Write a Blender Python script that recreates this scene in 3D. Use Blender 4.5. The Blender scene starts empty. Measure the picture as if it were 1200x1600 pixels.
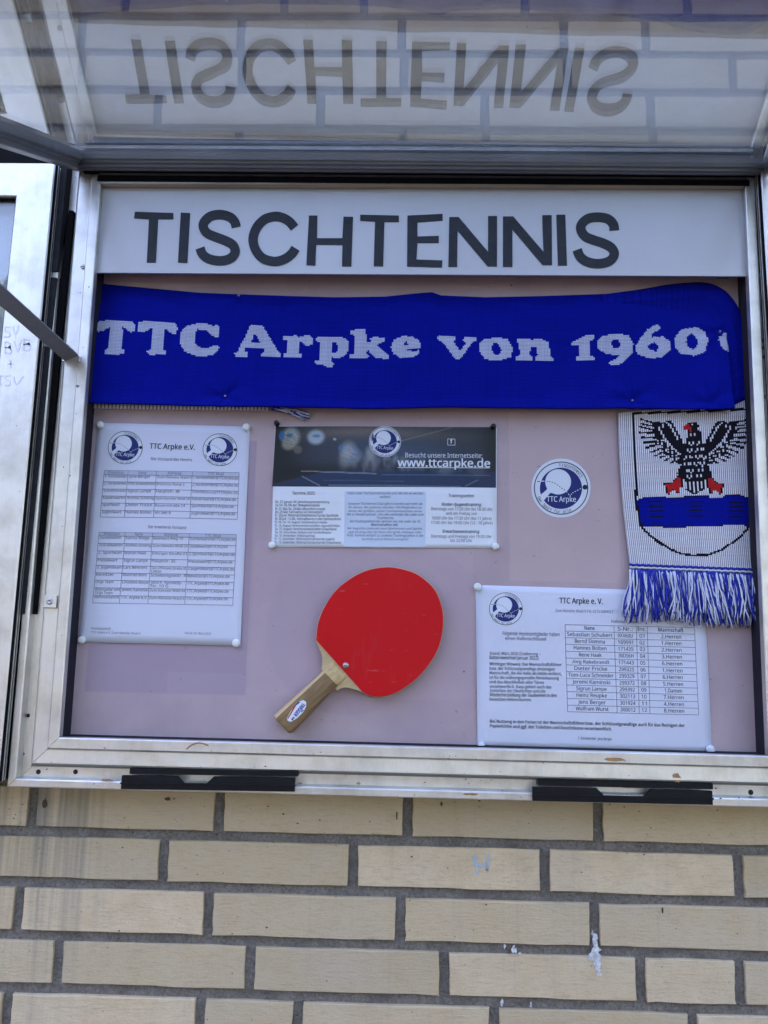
import bpy, bmesh, math, random
import numpy as np
from mathutils import Vector, Matrix

random.seed(7)
RNG = np.random.RandomState(11)
R = math.radians
scene = bpy.context.scene
COL = scene.collection

# ------------------------------------------------------------------ camera
PITCH, YAW, ROLL, DIST = R(8.750), R(-1.264), R(1.164), 1062.1      # mm, fitted to the brick courses
def cam_axes():
    cy, sy, cp, sp = math.cos(YAW), math.sin(YAW), math.cos(PITCH), math.sin(PITCH)
    f = np.array([sy*cp, cy*cp, sp]); r = np.array([cy, -sy, 0.0]); u = np.cross(r, f)
    c, s = math.cos(ROLL), math.sin(ROLL)
    return c*r + s*u, -s*r + c*u, f
AX_R, AX_U, AX_F = cam_axes()
cam_d = bpy.data.cameras.new('camera'); cam = bpy.data.objects.new('camera', cam_d); COL.objects.link(cam)
cam_d.sensor_fit = 'HORIZONTAL'; cam_d.sensor_width = 36.0; cam_d.lens = 36.0
cam_d.clip_start = 0.01; cam_d.clip_end = 500
m = Matrix.Identity(4)
for i in range(3):
    m[i][0], m[i][1], m[i][2] = AX_R[i], AX_U[i], -AX_F[i]
m[0][3], m[1][3], m[2][3] = 0.0, -DIST/1000, 0.0
cam.matrix_world = m
scene.camera = cam

# ------------------------------------------------------------------ world, sun, exposure
SUN_EL, SUN_AZ = 42.0, 28.0          # the sun stands behind the building, a little to the left
w = bpy.data.worlds.new('World'); scene.world = w; w.use_nodes = True
nt = w.node_tree; bg = nt.nodes['Background']
sky = nt.nodes.new('ShaderNodeTexSky'); sky.sky_type = 'NISHITA'; sky.sun_disc = False
sky.sun_elevation = R(SUN_EL); sky.sun_rotation = R(-SUN_AZ)
sky.air_density = 1.0; sky.dust_density = 2.0; sky.ozone_density = 0.7; sky.altitude = 100
nt.links.new(sky.outputs[0], bg.inputs[0]); bg.inputs[1].default_value = 0.12
sun_d = bpy.data.lights.new('sun', 'SUN'); sun = bpy.data.objects.new('sun', sun_d); COL.objects.link(sun)
sun_d.energy = 3.5; sun_d.angle = R(0.5); sun_d.color = (1.0, 0.93, 0.82)
sd = Vector((-math.sin(R(SUN_AZ))*math.cos(R(SUN_EL)), math.cos(R(SUN_AZ))*math.cos(R(SUN_EL)), math.sin(R(SUN_EL))))
sun.rotation_euler = sd.to_track_quat('Z', 'Y').to_euler()
sun.location = sd*20
scene.view_settings.view_transform = 'Standard'; scene.view_settings.look = 'None'
scene.view_settings.exposure = 3.65; scene.view_settings.gamma = 1.0
scene.view_settings.use_curve_mapping = False
scene.view_settings.use_white_balance = True; scene.view_settings.white_balance_temperature = 6700; scene.view_settings.white_balance_tint = 27
scene.render.engine = 'CYCLES'
scene.cycles.max_bounces = 8; scene.cycles.transparent_max_bounces = 16
scene.cycles.caustics_reflective = False; scene.cycles.caustics_refractive = False

# ------------------------------------------------------------------ helpers
def at(x, y, Y):
    """point (mm) of the plane at depth Y seen at photo pixel x, y (used to take measurements)"""
    d = AX_F + AX_R*(x-600)/1200 - AX_U*(y-800)/1200
    t = (Y + DIST)/d[1]
    return np.array([d[0]*t, Y, d[2]*t])
def lin(c):
    return tuple(((v/255)/12.92 if v/255 <= .04045 else ((v/255+.055)/1.055)**2.4) for v in c)

class NB:
    def __init__(s, name):
        s.m = bpy.data.materials.new(name); s.m.use_nodes = True
        s.nt = s.m.node_tree; s.p = s.nt.nodes['Principled BSDF']
    def n(s, t, **kw):
        k = s.nt.nodes.new('ShaderNode'+t)
        for a, b in kw.items(): setattr(k, a, b)
        return k
    def l(s, a, b): s.nt.links.new(a, b)
    def val(s, sock, v): sock.default_value = v
    def math(s, op, a, b=None, c=None, clamp=False):
        k = s.n('Math', operation=op, use_clamp=clamp)
        for i, v in enumerate((a, b, c)):
            if v is None: continue
            if isinstance(v, (int, float)): k.inputs[i].default_value = v
            else: s.l(v, k.inputs[i])
        return k.outputs[0]
    def noise(s, vec, scale, detail=3, rough=.55):
        k = s.n('TexNoise'); k.inputs['Scale'].default_value = scale; k.inputs['Detail'].default_value = detail
        k.inputs['Roughness'].default_value = rough
        if vec is not None: s.l(vec, k.inputs['Vector'])
        return k.outputs['Fac']
    def mapping(s, vec, scale=(1, 1, 1), rot=(0, 0, 0), loc=(0, 0, 0)):
        k = s.n('Mapping'); k.inputs['Scale'].default_value = scale; k.inputs['Rotation'].default_value = rot
        k.inputs['Location'].default_value = loc; s.l(vec, k.inputs[0]); return k.outputs[0]
    def pos(s): return s.n('NewGeometry').outputs['Position']
    def ramp(s, fac, a, b, lo=0.0, hi=1.0):
        k = s.n('MapRange'); k.inputs[1].default_value = a; k.inputs[2].default_value = b
        k.inputs[3].default_value = lo; k.inputs[4].default_value = hi; k.clamp = True
        s.l(fac, k.inputs[0]); return k.outputs[0]
    def mix(s, fac, a, b):
        k = s.n('Mix', data_type='RGBA')
        for i, v in ((0, fac), (6, a), (7, b)):
            if isinstance(v, (int, float)): k.inputs[i].default_value = v
            elif isinstance(v, tuple): k.inputs[i].default_value = (*v[:3], 1)
            else: s.l(v, k.inputs[i])
        return k.outputs[2]
    def bump(s, h, strength=.3, dist=.001):
        k = s.n('Bump'); k.inputs['Strength'].default_value = strength; k.inputs['Distance'].default_value = dist
        s.l(h, k.inputs['Height']); s.l(k.outputs[0], s.p.inputs['Normal'])
    def set(s, col=None, rough=None, metal=None, spec=None):
        for nm, v in (('Base Color', col), ('Roughness', rough), ('Metallic', metal), ('Specular IOR Level', spec)):
            if v is None: continue
            if isinstance(v, (int, float)): s.p.inputs[nm].default_value = v
            elif isinstance(v, tuple): s.p.inputs[nm].default_value = (*v[:3], 1)
            else: s.l(v, s.p.inputs[nm])
        return s.m

def simple(name, col, rough=.6, metal=0.0, var=.12, scale=60, bump=.15, spec=.4):
    b = NB(name); p = b.pos(); f = b.noise(p, scale, 4)
    c = b.mix(b.ramp(f, .3, .7), tuple(v*(1-var) for v in col), tuple(min(1, v*(1+var)) for v in col))
    b.bump(b.noise(p, scale*6, 3), bump, .0005)
    return b.set(c, rough, metal, spec)

def base_of(o):
    v = Vector((0, 0, 0))
    while o is not None: v = v + o.location; o = o.parent
    return v
def thing(name, label, cat, loc, group=None):
    o = bpy.data.objects.new(name, None); COL.objects.link(o); o.location = Vector(loc)/1000
    o.empty_display_size = .05
    o['label'] = label; o['category'] = cat
    if group: o['group'] = group
    return o
def tag(o, label, cat, group=None):
    o['label'] = label; o['category'] = cat
    if group: o['group'] = group
    return o
def mesh(name, verts, faces, mats, parent=None, smooth=False, midx=None, loc=None):
    """verts in mm, world space"""
    me = bpy.data.meshes.new(name)
    off = base_of(parent) if parent else Vector((0, 0, 0))
    lo = Vector(loc)/1000 - off if loc is not None else Vector((0, 0, 0))
    o0 = np.array(off + lo)
    vs = (np.asarray(verts, float).reshape(-1, 3)/1000 - o0)
    me.from_pydata(vs.tolist(), [], [list(f) for f in faces])
    for mt in (mats if isinstance(mats, (list, tuple)) else [mats]): me.materials.append(mt)
    if midx is not None: me.polygons.foreach_set('material_index', list(midx))
    if smooth: me.polygons.foreach_set('use_smooth', [True]*len(me.polygons))
    me.update()
    o = bpy.data.objects.new(name, me); COL.objects.link(o)
    o.location = lo
    if parent: o.parent = parent
    return o

class MB:
    def __init__(s): s.v = []; s.f = []; s.m = []
    def add(s, v, f, mi=0):
        b = len(s.v); s.v += [tuple(map(float, p)) for p in v]; s.f += [[i+b for i in q] for q in f]; s.m += [mi]*len(f)
        return s
    def bm(s, bm, mi=0):
        bm.verts.index_update()
        s.add([p.co[:] for p in bm.verts], [[q.index for q in f.verts] for f in bm.faces], mi); bm.free(); return s
    def box(s, x0, x1, y0, y1, z0, z1, bev=0, mi=0, seg=1):
        bm = bmesh.new(); bmesh.ops.create_cube(bm, size=1)
        for p in bm.verts:
            p.co = Vector(((x0+x1)/2+p.co.x*(x1-x0), (y0+y1)/2+p.co.y*(y1-y0), (z0+z1)/2+p.co.z*(z1-z0)))
        if bev: bmesh.ops.bevel(bm, geom=bm.edges[:], offset=bev, segments=seg, profile=.5, affect='EDGES')
        return s.bm(bm, mi)
    def extrude(s, front, back, mi=0):
        """front/back: matching closed loops"""
        n = len(front); v = list(front)+list(back)
        f = [list(range(n)), list(range(2*n-1, n-1, -1))]
        for i in range(n): f.append([i, n+i, n+(i+1) % n, (i+1) % n])
        return s.add(v, f, mi)
    def tube(s, pts, rad, n=6, mi=0, caps=True):
        pts = [Vector(p) for p in pts]; rad = rad if isinstance(rad, (list, tuple)) else [rad]*len(pts)
        v = []; f = []
        for i, p in enumerate(pts):
            t = (pts[min(i+1, len(pts)-1)]-pts[max(i-1, 0)]).normalized()
            a = t.cross(Vector((0, 1, 0)));
            if a.length < 1e-3: a = t.cross(Vector((1, 0, 0)))
            a.normalize(); b = t.cross(a)
            for k in range(n):
                th = 2*math.pi*k/n; v.append(p+(a*math.cos(th)+b*math.sin(th))*rad[i])
        for i in range(len(pts)-1):
            for k in range(n):
                f.append([i*n+k, i*n+(k+1) % n, (i+1)*n+(k+1) % n, (i+1)*n+k])
        if caps: f.append(list(range(n))[::-1]); f.append([(len(pts)-1)*n+k for k in range(n)])
        return s.add(v, f, mi)
    def lathe(s, c, prof, n=20, mi=0):
        """axis along -Y, prof = [(radius, y offset)] from back to front"""
        v = []; f = []
        for r, dy in prof:
            for k in range(n):
                th = 2*math.pi*k/n; v.append((c[0]+r*math.cos(th), c[1]+dy, c[2]+r*math.sin(th)))
        for i in range(len(prof)-1):
            for k in range(n):
                f.append([i*n+k, i*n+(k+1) % n, (i+1)*n+(k+1) % n, (i+1)*n+k])
        f.append([(len(prof)-1)*n+k for k in range(n)]); f.append(list(range(n))[::-1])
        return s.add(v, f, mi)
    def build(s, name, mats, parent=None, smooth=False, loc=None):
        o = mesh(name, s.v, s.f, mats, parent, smooth, s.m, loc)
        bm = bmesh.new(); bm.from_mesh(o.data); bmesh.ops.recalc_face_normals(bm, faces=bm.faces); bm.to_mesh(o.data); bm.free()
        return o

def smooth_line(pts, n=8):
    pts = [np.array(p, float) for p in pts]; out = []
    for i in range(len(pts)-1):
        p0, p1, p2, p3 = pts[max(i-1, 0)], pts[i], pts[i+1], pts[min(i+2, len(pts)-1)]
        for k in range(n):
            t = k/n
            out.append(.5*((2*p1)+(-p0+p2)*t+(2*p0-5*p1+4*p2-p3)*t*t+(-p0+3*p1-3*p2+p3)*t**3))
    out.append(pts[-1]); return out
def ribbon(pts, w):
    """closed outline of a stroke of width w along pts (2-D)"""
    L = []; Rr = []
    for i, p in enumerate(pts):
        t = pts[min(i+1, len(pts)-1)]-pts[max(i-1, 0)]; t = t/np.linalg.norm(t); nn = np.array([-t[1], t[0]])
        ww = w[i] if hasattr(w, '__len__') else w
        L.append(p+nn*ww/2); Rr.append(p-nn*ww/2)
    return L, Rr

# ------------------------------------------------------------------ materials
def mat_brick():
    b = NB('beige_brick'); oi = b.n('ObjectInfo'); tc = b.n('TexCoord'); p = b.pos()
    rnd = oi.outputs['Random']
    c = b.mix(rnd, (.52, .405, .26), (.75, .575, .375))
    n1 = b.noise(p, 20, 7, .7); c = b.mix(b.ramp(n1, .38, .70, 0, .6), c, (.54, .39, .215))
    n1b = b.noise(b.mapping(p, (1, 1, 1), (0, 0, 0), (3.1, 0, 1.7)), 5, 3, .6)
    c = b.mix(b.ramp(n1b, .48, .72, 0, .4), c, (.55, .465, .36))
    # fine drag lines of the extruded face and dark pin specks
    dr = b.noise(b.mapping(p, (45, 60, 300), (0, R(14), 0)), 1.0, 5, .75)
    c = b.mix(b.ramp(dr, .52, .72, 0, .55), c, (.36, .285, .195))
    sp = b.n('TexVoronoi'); sp.inputs['Scale'].default_value = 48; b.l(p, sp.inputs['Vector'])
    c = b.mix(b.ramp(sp.outputs['Distance'], .03, .07, .7, 0), c, (.20, .16, .12))
    # grey soot runs below the left corner of the case
    sx = b.n('SeparateXYZ'); b.l(p, sx.inputs[0])
    st = b.noise(b.mapping(p, (70, 70, 1.6)), 1.0, 3, .6)
    g = b.math('MULTIPLY', b.ramp(sx.outputs[0], -.36, -.44, 0, 1), b.ramp(sx.outputs[2], -.47, -.23, .15, 1))
    g = b.math('MULTIPLY', g, b.ramp(sx.outputs[2], .2, 0.0, 0, 1))
    c = b.mix(b.math('MULTIPLY', g, b.ramp(st, .42, .68, 0, .85)), c, (.15, .145, .13))
    # rain runs everywhere, faint
    c = b.mix(b.ramp(st, .6, .8, 0, .18), c, (.22, .21, .19))
    cr = b.ramp(b.math('ABSOLUTE', b.math('SUBTRACT', b.noise(b.mapping(p, (16, 16, 34), (0, R(20), 0)), 1.0, 5, .7), .5)), 0, .010, .22, 0)
    c = b.mix(cr, c, (.30, .23, .15))
    h = b.math('ADD', b.math('MULTIPLY', b.noise(p, 260, 5, .75), .8), b.math('MULTIPLY', dr, .9))
    b.bump(h, .8, .0016)
    return b.set(c, .82, 0, .3)
def mat_mortar():
    b = NB('dark_mortar'); p = b.pos()
    n = b.noise(p, 260, 5, .8); n2 = b.noise(p, 22, 4)
    c = b.mix(b.ramp(n, .3, .7), (.16, .142, .125), (.44, .39, .34)); c = b.mix(b.ramp(n2, .4, .7, 0, .5), c, (.13, .115, .10))
    sp = b.noise(p, 140, 2); c = b.mix(b.ramp(sp, .68, .74, 0, .55), c, (.42, .41, .38))
    b.bump(b.math('ADD', n, b.math('MULTIPLY', b.noise(p, 90, 3), 1.5)), .1e1, .006)
    return b.set(c, .95, 0, .2)
def mat_alu(name, col, rough=.38, metal=.75, grime=.35):
    b = NB(name); p = b.pos()
    br = b.noise(b.mapping(p, (900, 900, 12)), 1.0, 3, .6)
    c = b.mix(b.ramp(br, .3, .7), tuple(v*.93 for v in col), col)
    n = b.noise(p, 16, 5, .65); c = b.mix(b.ramp(n, .44, .72, 0, grime), c, (.36, .32, .26))
    n3 = b.noise(b.mapping(p, (14, 14, 3)), 1.0, 4, .7); c = b.mix(b.ramp(n3, .55, .75, 0, grime*.8), c, (.40, .40, .40))
    sp = b.n('TexVoronoi'); sp.inputs['Scale'].default_value = 26; b.l(p, sp.inputs['Vector'])
    c = b.mix(b.ramp(sp.outputs['Distance'], .012, .035, .7, 0), c, (.08, .06, .045))
    r = b.ramp(b.noise(p, 60, 4, .7), .2, .8, rough-.08, rough+.18)
    b.bump(b.noise(p, 240, 4, .7), .12, .0006)
    return b.set(c, r, metal, .5)
M = {}
M['brick'] = mat_brick(); M['mortar'] = mat_mortar()
M['alu'] = mat_alu('weathered_aluminium', (.73, .705, .665), .36, .8, .55)
M['alu_dark'] = mat_alu('dull_grey_aluminium', (.26, .265, .28), .42, .7, .45)
M['alu_dirty'] = mat_alu('grimy_aluminium', (.33, .325, .29), .55, .5, .9)
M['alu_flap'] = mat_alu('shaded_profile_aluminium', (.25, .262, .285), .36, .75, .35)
M['rubber'] = simple('black_seal_and_gap_shade', (.005, .005, .006), .8, var=.3, spec=.08)  # also fills the shaded gaps around the doors with black
M['greyrubber'] = simple('worn_grey_rubber', (.020, .021, .025), .7, var=.35, spec=.15)
M['plastic'] = simple('black_plastic', (.007, .0075, .009), .5, var=.3, bump=.1, spec=.18)
M['liner'] = simple('dark_inner_lining', (.022, .020, .030), .8, spec=.1)  # near-black, puts the shade of the recess into the side lining's colour
M['leaf'] = simple('dark_foliage', (.045, .075, .025), .7, var=.4, scale=2)
M['sky_board'] = simple('dark_stained_timber', (.10, .075, .055), .7, var=.25, scale=14)
M['hole'] = simple('drilled_hole_dark', (.02, .017, .015), .8)
M['steel'] = simple('zinc_screw', (.45, .45, .46), .35, .9)
M['dirt'] = simple('dry_dirt', (.075, .05, .03), .95, var=.4)
M['rust'] = simple('rust_stain', (.36, .20, .085), .9, var=.35, scale=200)
M['splash'] = simple('white_lime_splash', (.58, .58, .58), .9, var=.35, scale=220)
M['chalk'] = simple('blue_chalk', (.42, .50, .57), .95, var=.1)
M['pencil'] = simple('faint_grey_pencil', (.64, .64, .66), .6, .5, var=.1)
PY_M = -.010
def mat_panel():
    b = NB('mauve_pinboard'); p = b.pos(); sx = b.n('SeparateXYZ'); b.l(p, sx.inputs[0])
    n = b.noise(p, 5, 5, .6); f = b.noise(p, 400, 3, .8)
    c = b.mix(b.ramp(n, .34, .66), (.405, .308, .34), (.525, .402, .42))
    c = b.mix(b.ramp(f, .35, .65, 0, .25), c, (.40, .285, .31))
    # round and square ghosts left where older things hung and the cloth did not fade
    def ghost(cx, cz, r, amt, c):
        d = b.n('Vector' 'Math', operation='DISTANCE'); b.l(p, d.inputs[0]); d.inputs[1].default_value = (cx, PY_M, cz)
        k = b.ramp(d.outputs['Value'], r-.0015, r+.0015, amt, 0)
        return b.mix(k, c, (.41, .30, .365))
    g1 = at(545, 985, -10)/1000; c = ghost(g1[0], g1[2], .112, .38, c)
    g2 = at(640, 1000, -10)/1000; c = ghost(g2[0], g2[2], .125, .22, c)
    def rect(x0, x1, z0, z1, amt, c, tint):
        k = b.math('MULTIPLY', b.ramp(sx.outputs[0], x0-.001, x0+.001), b.ramp(sx.outputs[0], x1-.001, x1+.001, 1, 0))
        k = b.math('MULTIPLY', k, b.math('MULTIPLY', b.ramp(sx.outputs[2], z0-.001, z0+.001), b.ramp(sx.outputs[2], z1-.001, z1+.001, 1, 0)))
        return b.mix(b.math('MULTIPLY', k, amt), c, tint)
    c = rect(.15, .30, .07, .31, .35, c, (.60, .45, .445)); q1, q2, q3 = at(135, 1050, -10)/1000, at(383, 1086, -10)/1000, at(262, 1050, -10)/1000; c = rect(q1[0], q2[0], q2[2], .26, .75, c, (.36, .275, .345)); c = rect(q3[0], q2[0], q2[2], q3[2], .35, c, (.44, .34, .40))
    c = rect(-.2, .10, -.09, .12, .2, c, (.54, .41, .47))
    sp = b.noise(p, 120, 2); c = b.mix(b.ramp(sp, .72, .76, 0, .5), c, (.18, .14, .16))
    ph = b.n('TexVoronoi'); ph.inputs['Scale'].default_value = 17; b.l(p, ph.inputs['Vector'])
    c = b.mix(b.ramp(ph.outputs['Distance'], .014, .03, .85, 0), c, (.07, .05, .06))
    b.bump(f, .3, .0008)
    return b.set(c, .8, 0, .2)
M['panel'] = mat_panel()
def mat_acrylic():
    b = NB('white_sign_acrylic'); p = b.pos(); n = b.noise(p, 5, 4)
    c = b.mix(b.ramp(n, .3, .75), (.64, .645, .68), (.57, .575, .62))
    c = b.mix(b.ramp(b.noise(p, 45, 5, .7), .6, .8, 0, .25), c, (.5, .47, .43))
    return b.set(c, .22, 0, .5)
M['acrylic'] = mat_acrylic()
def mat_vinyl():
    b = NB('black_vinyl_letters'); p = b.pos()
    n = b.noise(p, 420, 4, .7); n2 = b.noise(p, 60, 4, .7)
    c = b.mix(n2, (.008, .010, .015), (.030, .034, .044))
    b.bump(b.math('ADD', n, n2), .7, .0012)
    return b.set(c, .36, 0, .28)
M['vinyl'] = mat_vinyl()
def mat_pane():
    b = NB('dusty_acrylic_pane'); nt = b.nt; p = b.pos()
    lw = b.n('LayerWeight'); lw.inputs['Blend'].default_value = .5
    f5 = b.math('POWER', lw.outputs['Facing'], 4.6); fr = b.math('MULTIPLY_ADD', f5, .93, .07)
    tr = b.n('BsdfTransparent'); tr.inputs[0].default_value = (.81, .84, .845, 1)
    gl = b.n('BsdfGlossy'); gl.inputs['Roughness'].default_value = .015; gl.inputs['Color'].default_value = (1, 1, 1, 1)
    bp = b.n('Bump'); bp.inputs['Strength'].default_value = .04; bp.inputs['Distance'].default_value = .004
    b.l(b.noise(p, 9, 2), bp.inputs['Height']); b.l(bp.outputs[0], gl.inputs['Normal'])
    mx = b.n('MixShader'); b.l(fr, mx.inputs[0]); b.l(tr.outputs[0], mx.inputs[1]); b.l(gl.outputs[0], mx.inputs[2])
    df = b.n('BsdfDiffuse'); df.inputs[0].default_value = (.68, .70, .72, 1)
    tl = b.n('BsdfTranslucent'); tl.inputs[0].default_value = (.68, .70, .72, 1)
    ad = b.n('MixShader'); ad.inputs[0].default_value = .5; b.l(df.outputs[0], ad.inputs[1]); b.l(tl.outputs[0], ad.inputs[2])
    st = b.noise(b.mapping(p, (60, 3, 3)), 1.0, 4, .6); sm = b.noise(p, 5, 4, .6)
    dust = b.math('MULTIPLY', b.ramp(st, .3, .8, .4, 1.3), b.ramp(sm, .3, .75, .02, .09))
    m2 = b.n('MixShader'); b.l(dust, m2.inputs[0]); b.l(mx.outputs[0], m2.inputs[1]); b.l(ad.outputs[0], m2.inputs[2])
    b.l(m2.outputs[0], nt.nodes['Material Output'].inputs['Surface'])
    return b.m
M['pane'] = mat_pane()
def mat_knit(name, main, gap, gapu, gapv, var=.15):
    """knitted cloth: UV counts stitches; thin gaps between the stitches"""
    b = NB(name); uv = b.n('UVMap').outputs[0]; sx = b.n('SeparateXYZ'); b.l(uv, sx.inputs[0])
    def edge(o):
        f = b.math('FRACT', o); return b.math('ABSOLUTE', b.math('SUBTRACT', f, .5))     # .5 at the gap
    eu, ev = edge(sx.outputs[0]), edge(sx.outputs[1])
    n = b.noise(uv, .9, 2, .6); p = b.pos(); n2 = b.noise(p, 30, 4)
    c = b.mix(b.ramp(n, .3, .7), tuple(v*(1-var) for v in main), tuple(min(1, v*(1+var)) for v in main))
    c = b.mix(b.ramp(n2, .4, .7, 0, .25), c, tuple(v*.65 for v in main))
    hs = b.noise(b.mapping(uv, (.02, .55, 1)), 1.0, 3, .6); vs = b.noise(b.mapping(uv, (.5, .015, 1)), 1.0, 2, .6)
    c = b.mix(b.ramp(b.math('ADD', b.math('MULTIPLY', hs, .6), b.math('MULTIPLY', vs, .4)), .42, .62, 0, .4), c, tuple(v*.6 for v in main))
    wob = b.math('MULTIPLY', b.math('SUBTRACT', n, .5), .15)
    k1 = b.ramp(b.math('ADD', eu, wob), .25, .44, 0, gapu); k2 = b.ramp(b.math('ADD', ev, wob), .30, .46, 0, gapv)
    c = b.mix(b.math('MAXIMUM', k1, k2), c, gap)
    h = b.math('SUBTRACT', 1.0, b.math('MAXIMUM', b.math('MULTIPLY', eu, eu), b.math('MULTIPLY', ev, ev)))
    b.bump(h, .6, .002)
    s = b.set(c, .95, 0, .03)
    return s
M['kblue'] = mat_knit('knit_royal_blue', (.003, .010, .30), (.002, .005, .15), .5, .45)
M['kblue2'] = mat_knit('knit_royal_blue_wide', (.004, .012, .30), (.002, .004, .13), .5, .35)
M['kwhite'] = mat_knit('knit_white_letters', (.56, .60, .72), (.045, .06, .34), .35, .75)
M['kwhite2'] = mat_knit('knit_white_ribs', (.80, .79, .86), (.05, .05, .10), .95, .10)
M['kblack'] = mat_knit('knit_black', (.010, .009, .014), (.03, .028, .04), .4, .1)
M['kred'] = mat_knit('knit_red', (.55, .025, .025), (.15, .01, .01), .3, .2)
M['ywhite'] = simple('yarn_white', (.60, .63, .74), .95, var=.12, scale=300)
M['yblue'] = simple('yarn_blue', (.018, .032, .33), .95, var=.2, scale=300)
def mat_paper(name, c):
    b = NB(name); p = b.pos(); n = b.noise(p, 7, 3)
    return b.set(b.mix(n, tuple(v*.97 for v in c), c), .75, 0, .25)
M['paper'] = mat_paper('white_copy_paper', (.64, .665, .78))
M['flyerpaper'] = mat_paper('white_flyer_paper', (.74, .79, .86))
M['paleblue'] = mat_paper('pale_blue_print', (.57, .66, .80))
M['ink'] = mat_paper('black_print', (.025, .025, .03)); M['ink'].name = 'black_print'
M['greyink'] = mat_paper('grey_print', (.10, .11, .155))
M['inkline'] = mat_paper('table_line_print', (.16, .18, .24))
M['headfill'] = mat_paper('table_head_print', (.46, .50, .62))
M['navy'] = mat_paper('navy_print', (.020, .030, .155))
M['blueprint'] = mat_paper('blue_print', (.028, .075, .29))
M['whiteprint'] = mat_paper('white_print', (.66, .71, .80))
def mat_picture():
    b = NB('printed_hall_picture'); a = b.n('Attribute'); a.attribute_name = 'print'
    return b.set(a.outputs['Color'], .35, 0, .4)
M['picture'] = mat_picture()
def mat_rubber():
    b = NB('red_paddle_rubber'); p = b.pos(); n = b.noise(p, 9, 5, .6)
    c = b.mix(b.ramp(n, .3, .75), (.64, .005, .008), (.57, .008, .011))
    s = b.noise(b.mapping(p, (40, 40, 9), (0, R(40), 0)), 1.0, 4, .7)
    c = b.mix(b.ramp(s, .56, .76, 0, .35), c, (.52, .07, .075))
    sc = b.noise(b.mapping(p, (25, 25, 160), (0, R(-38), 0)), 1.0, 3, .7)
    c = b.mix(b.ramp(sc, .66, .74, 0, .45), c, (.55, .17, .16))
    b.bump(b.noise(p, 700, 2), .15, .0004)
    r = b.ramp(b.noise(p, 18, 4), .3, .7, .36, .52)
    return b.set(c, r, 0, .16)
M['red'] = mat_rubber()
def mat_wood(name, a, c2, rot):
    b = NB(name); p = b.pos()
    g = b.noise(b.mapping(p, (1, 1, 1), (0, rot, 0)), 1.0, 1)
    mp = b.mapping(b.mapping(p, (1, 1, 1), (0, rot, 0)), (22, 260, 260))
    f = b.noise(mp, 1.0, 5, .65)
    c = b.mix(b.ramp(f, .3, .72), a, c2)
    b.bump(f, .2, .0005)
    return b.set(c, .5, 0, .4)
WROT = R(40)
M['plywood'] = mat_wood('pale_plywood', (.50, .35, .18), (.62, .46, .26), WROT)
M['handle'] = mat_wood('brown_handle_wood', (.15, .085, .036), (.30, .19, .09), WROT)
M['handle_lt'] = mat_wood('light_handle_wood', (.42, .28, .11), (.64, .46, .23), WROT)
M['pinwhite'] = simple('white_pin_head', (.72, .75, .74), .3, var=.04, bump=.02)
M['pinclear'] = simple('milky_pin_head', (.62, .66, .72), .25, var=.04, bump=.02)
M['pinblack'] = simple('black_pin_head', (.015, .015, .017), .25, var=.1, bump=.02)
M['pinsteel'] = simple('steel_pin_head', (.25, .25, .30), .3, .9)
M['flag_red'] = simple('label_red', (.5, .02, .03), .4); M['flag_green'] = simple('label_green', (.03, .25, .07), .4)
M['label_white'] = simple('label_white', (.74, .76, .80), .35, var=.04)
M['label_blue'] = simple('label_blue', (.02, .05, .34), .4)
def mat_ground():
    b = NB('dark_paving'); p = b.pos()
    br = b.n('TexBrick'); br.inputs['Scale'].default_value = 1.0; br.offset = .5
    br.inputs['Brick Width'].default_value = .4; br.inputs['Row Height'].default_value = .4; br.inputs['Mortar Size'].default_value = .006
    br.inputs['Color1'].default_value = (.085, .074, .062, 1); br.inputs['Color2'].default_value = (.07, .061, .052, 1); br.inputs['Mortar'].default_value = (.05, .047, .045, 1)
    b.l(p, br.inputs['Vector'])
    n = b.noise(p, 3, 5); c = b.mix(b.ramp(n, .35, .7, 0, .4), br.outputs[0], (.055, .048, .04))
    b.bump(b.noise(p, 150, 4), .3, .002)
    return b.set(c, .9, 0, .2)
M['ground'] = mat_ground()

# ------------------------------------------------------------------ ground
GZ = -1500.0
g = mesh('ground', [(-250000, -250000, GZ), (250000, -250000, GZ), (250000, 250000, GZ), (-250000, 250000, GZ)], [(0, 1, 2, 3)], M['ground'])
g['kind'] = 'structure'

# unseen trees added behind the camera to shut off the low sky
tb = MB(); rr = random.Random(77)
for k in range(7500):
    a = rr.uniform(-1.35, 1.35); rad = 10500+rr.uniform(0, 2600)
    top = 7000+700*math.sin(a*3.1+1)+600*math.sin(a*9)+1800*a
    h_ = top*(1-rr.random()**1.6*.98); x, y = rad*math.sin(a), -rad*math.cos(a)
    s_ = rr.uniform(160, 420); n_ = Vector((rr.gauss(0, 1), rr.gauss(0, 1), rr.gauss(.4, 1))).normalized(); t_ = n_.orthogonal().normalized()*s_; b_ = n_.cross(t_)
    c_ = Vector((x, y, GZ+200+h_))
    tb.add([c_+t_, c_+b_*.7, c_-t_*.9, c_-b_*.6], [(0, 1, 2, 3)])
o = tb.build('sky_block_trees', M['leaf']); o['kind'] = 'stuff'; o['label'] = 'dense dark green trees added out of view to block the low sky'
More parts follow.
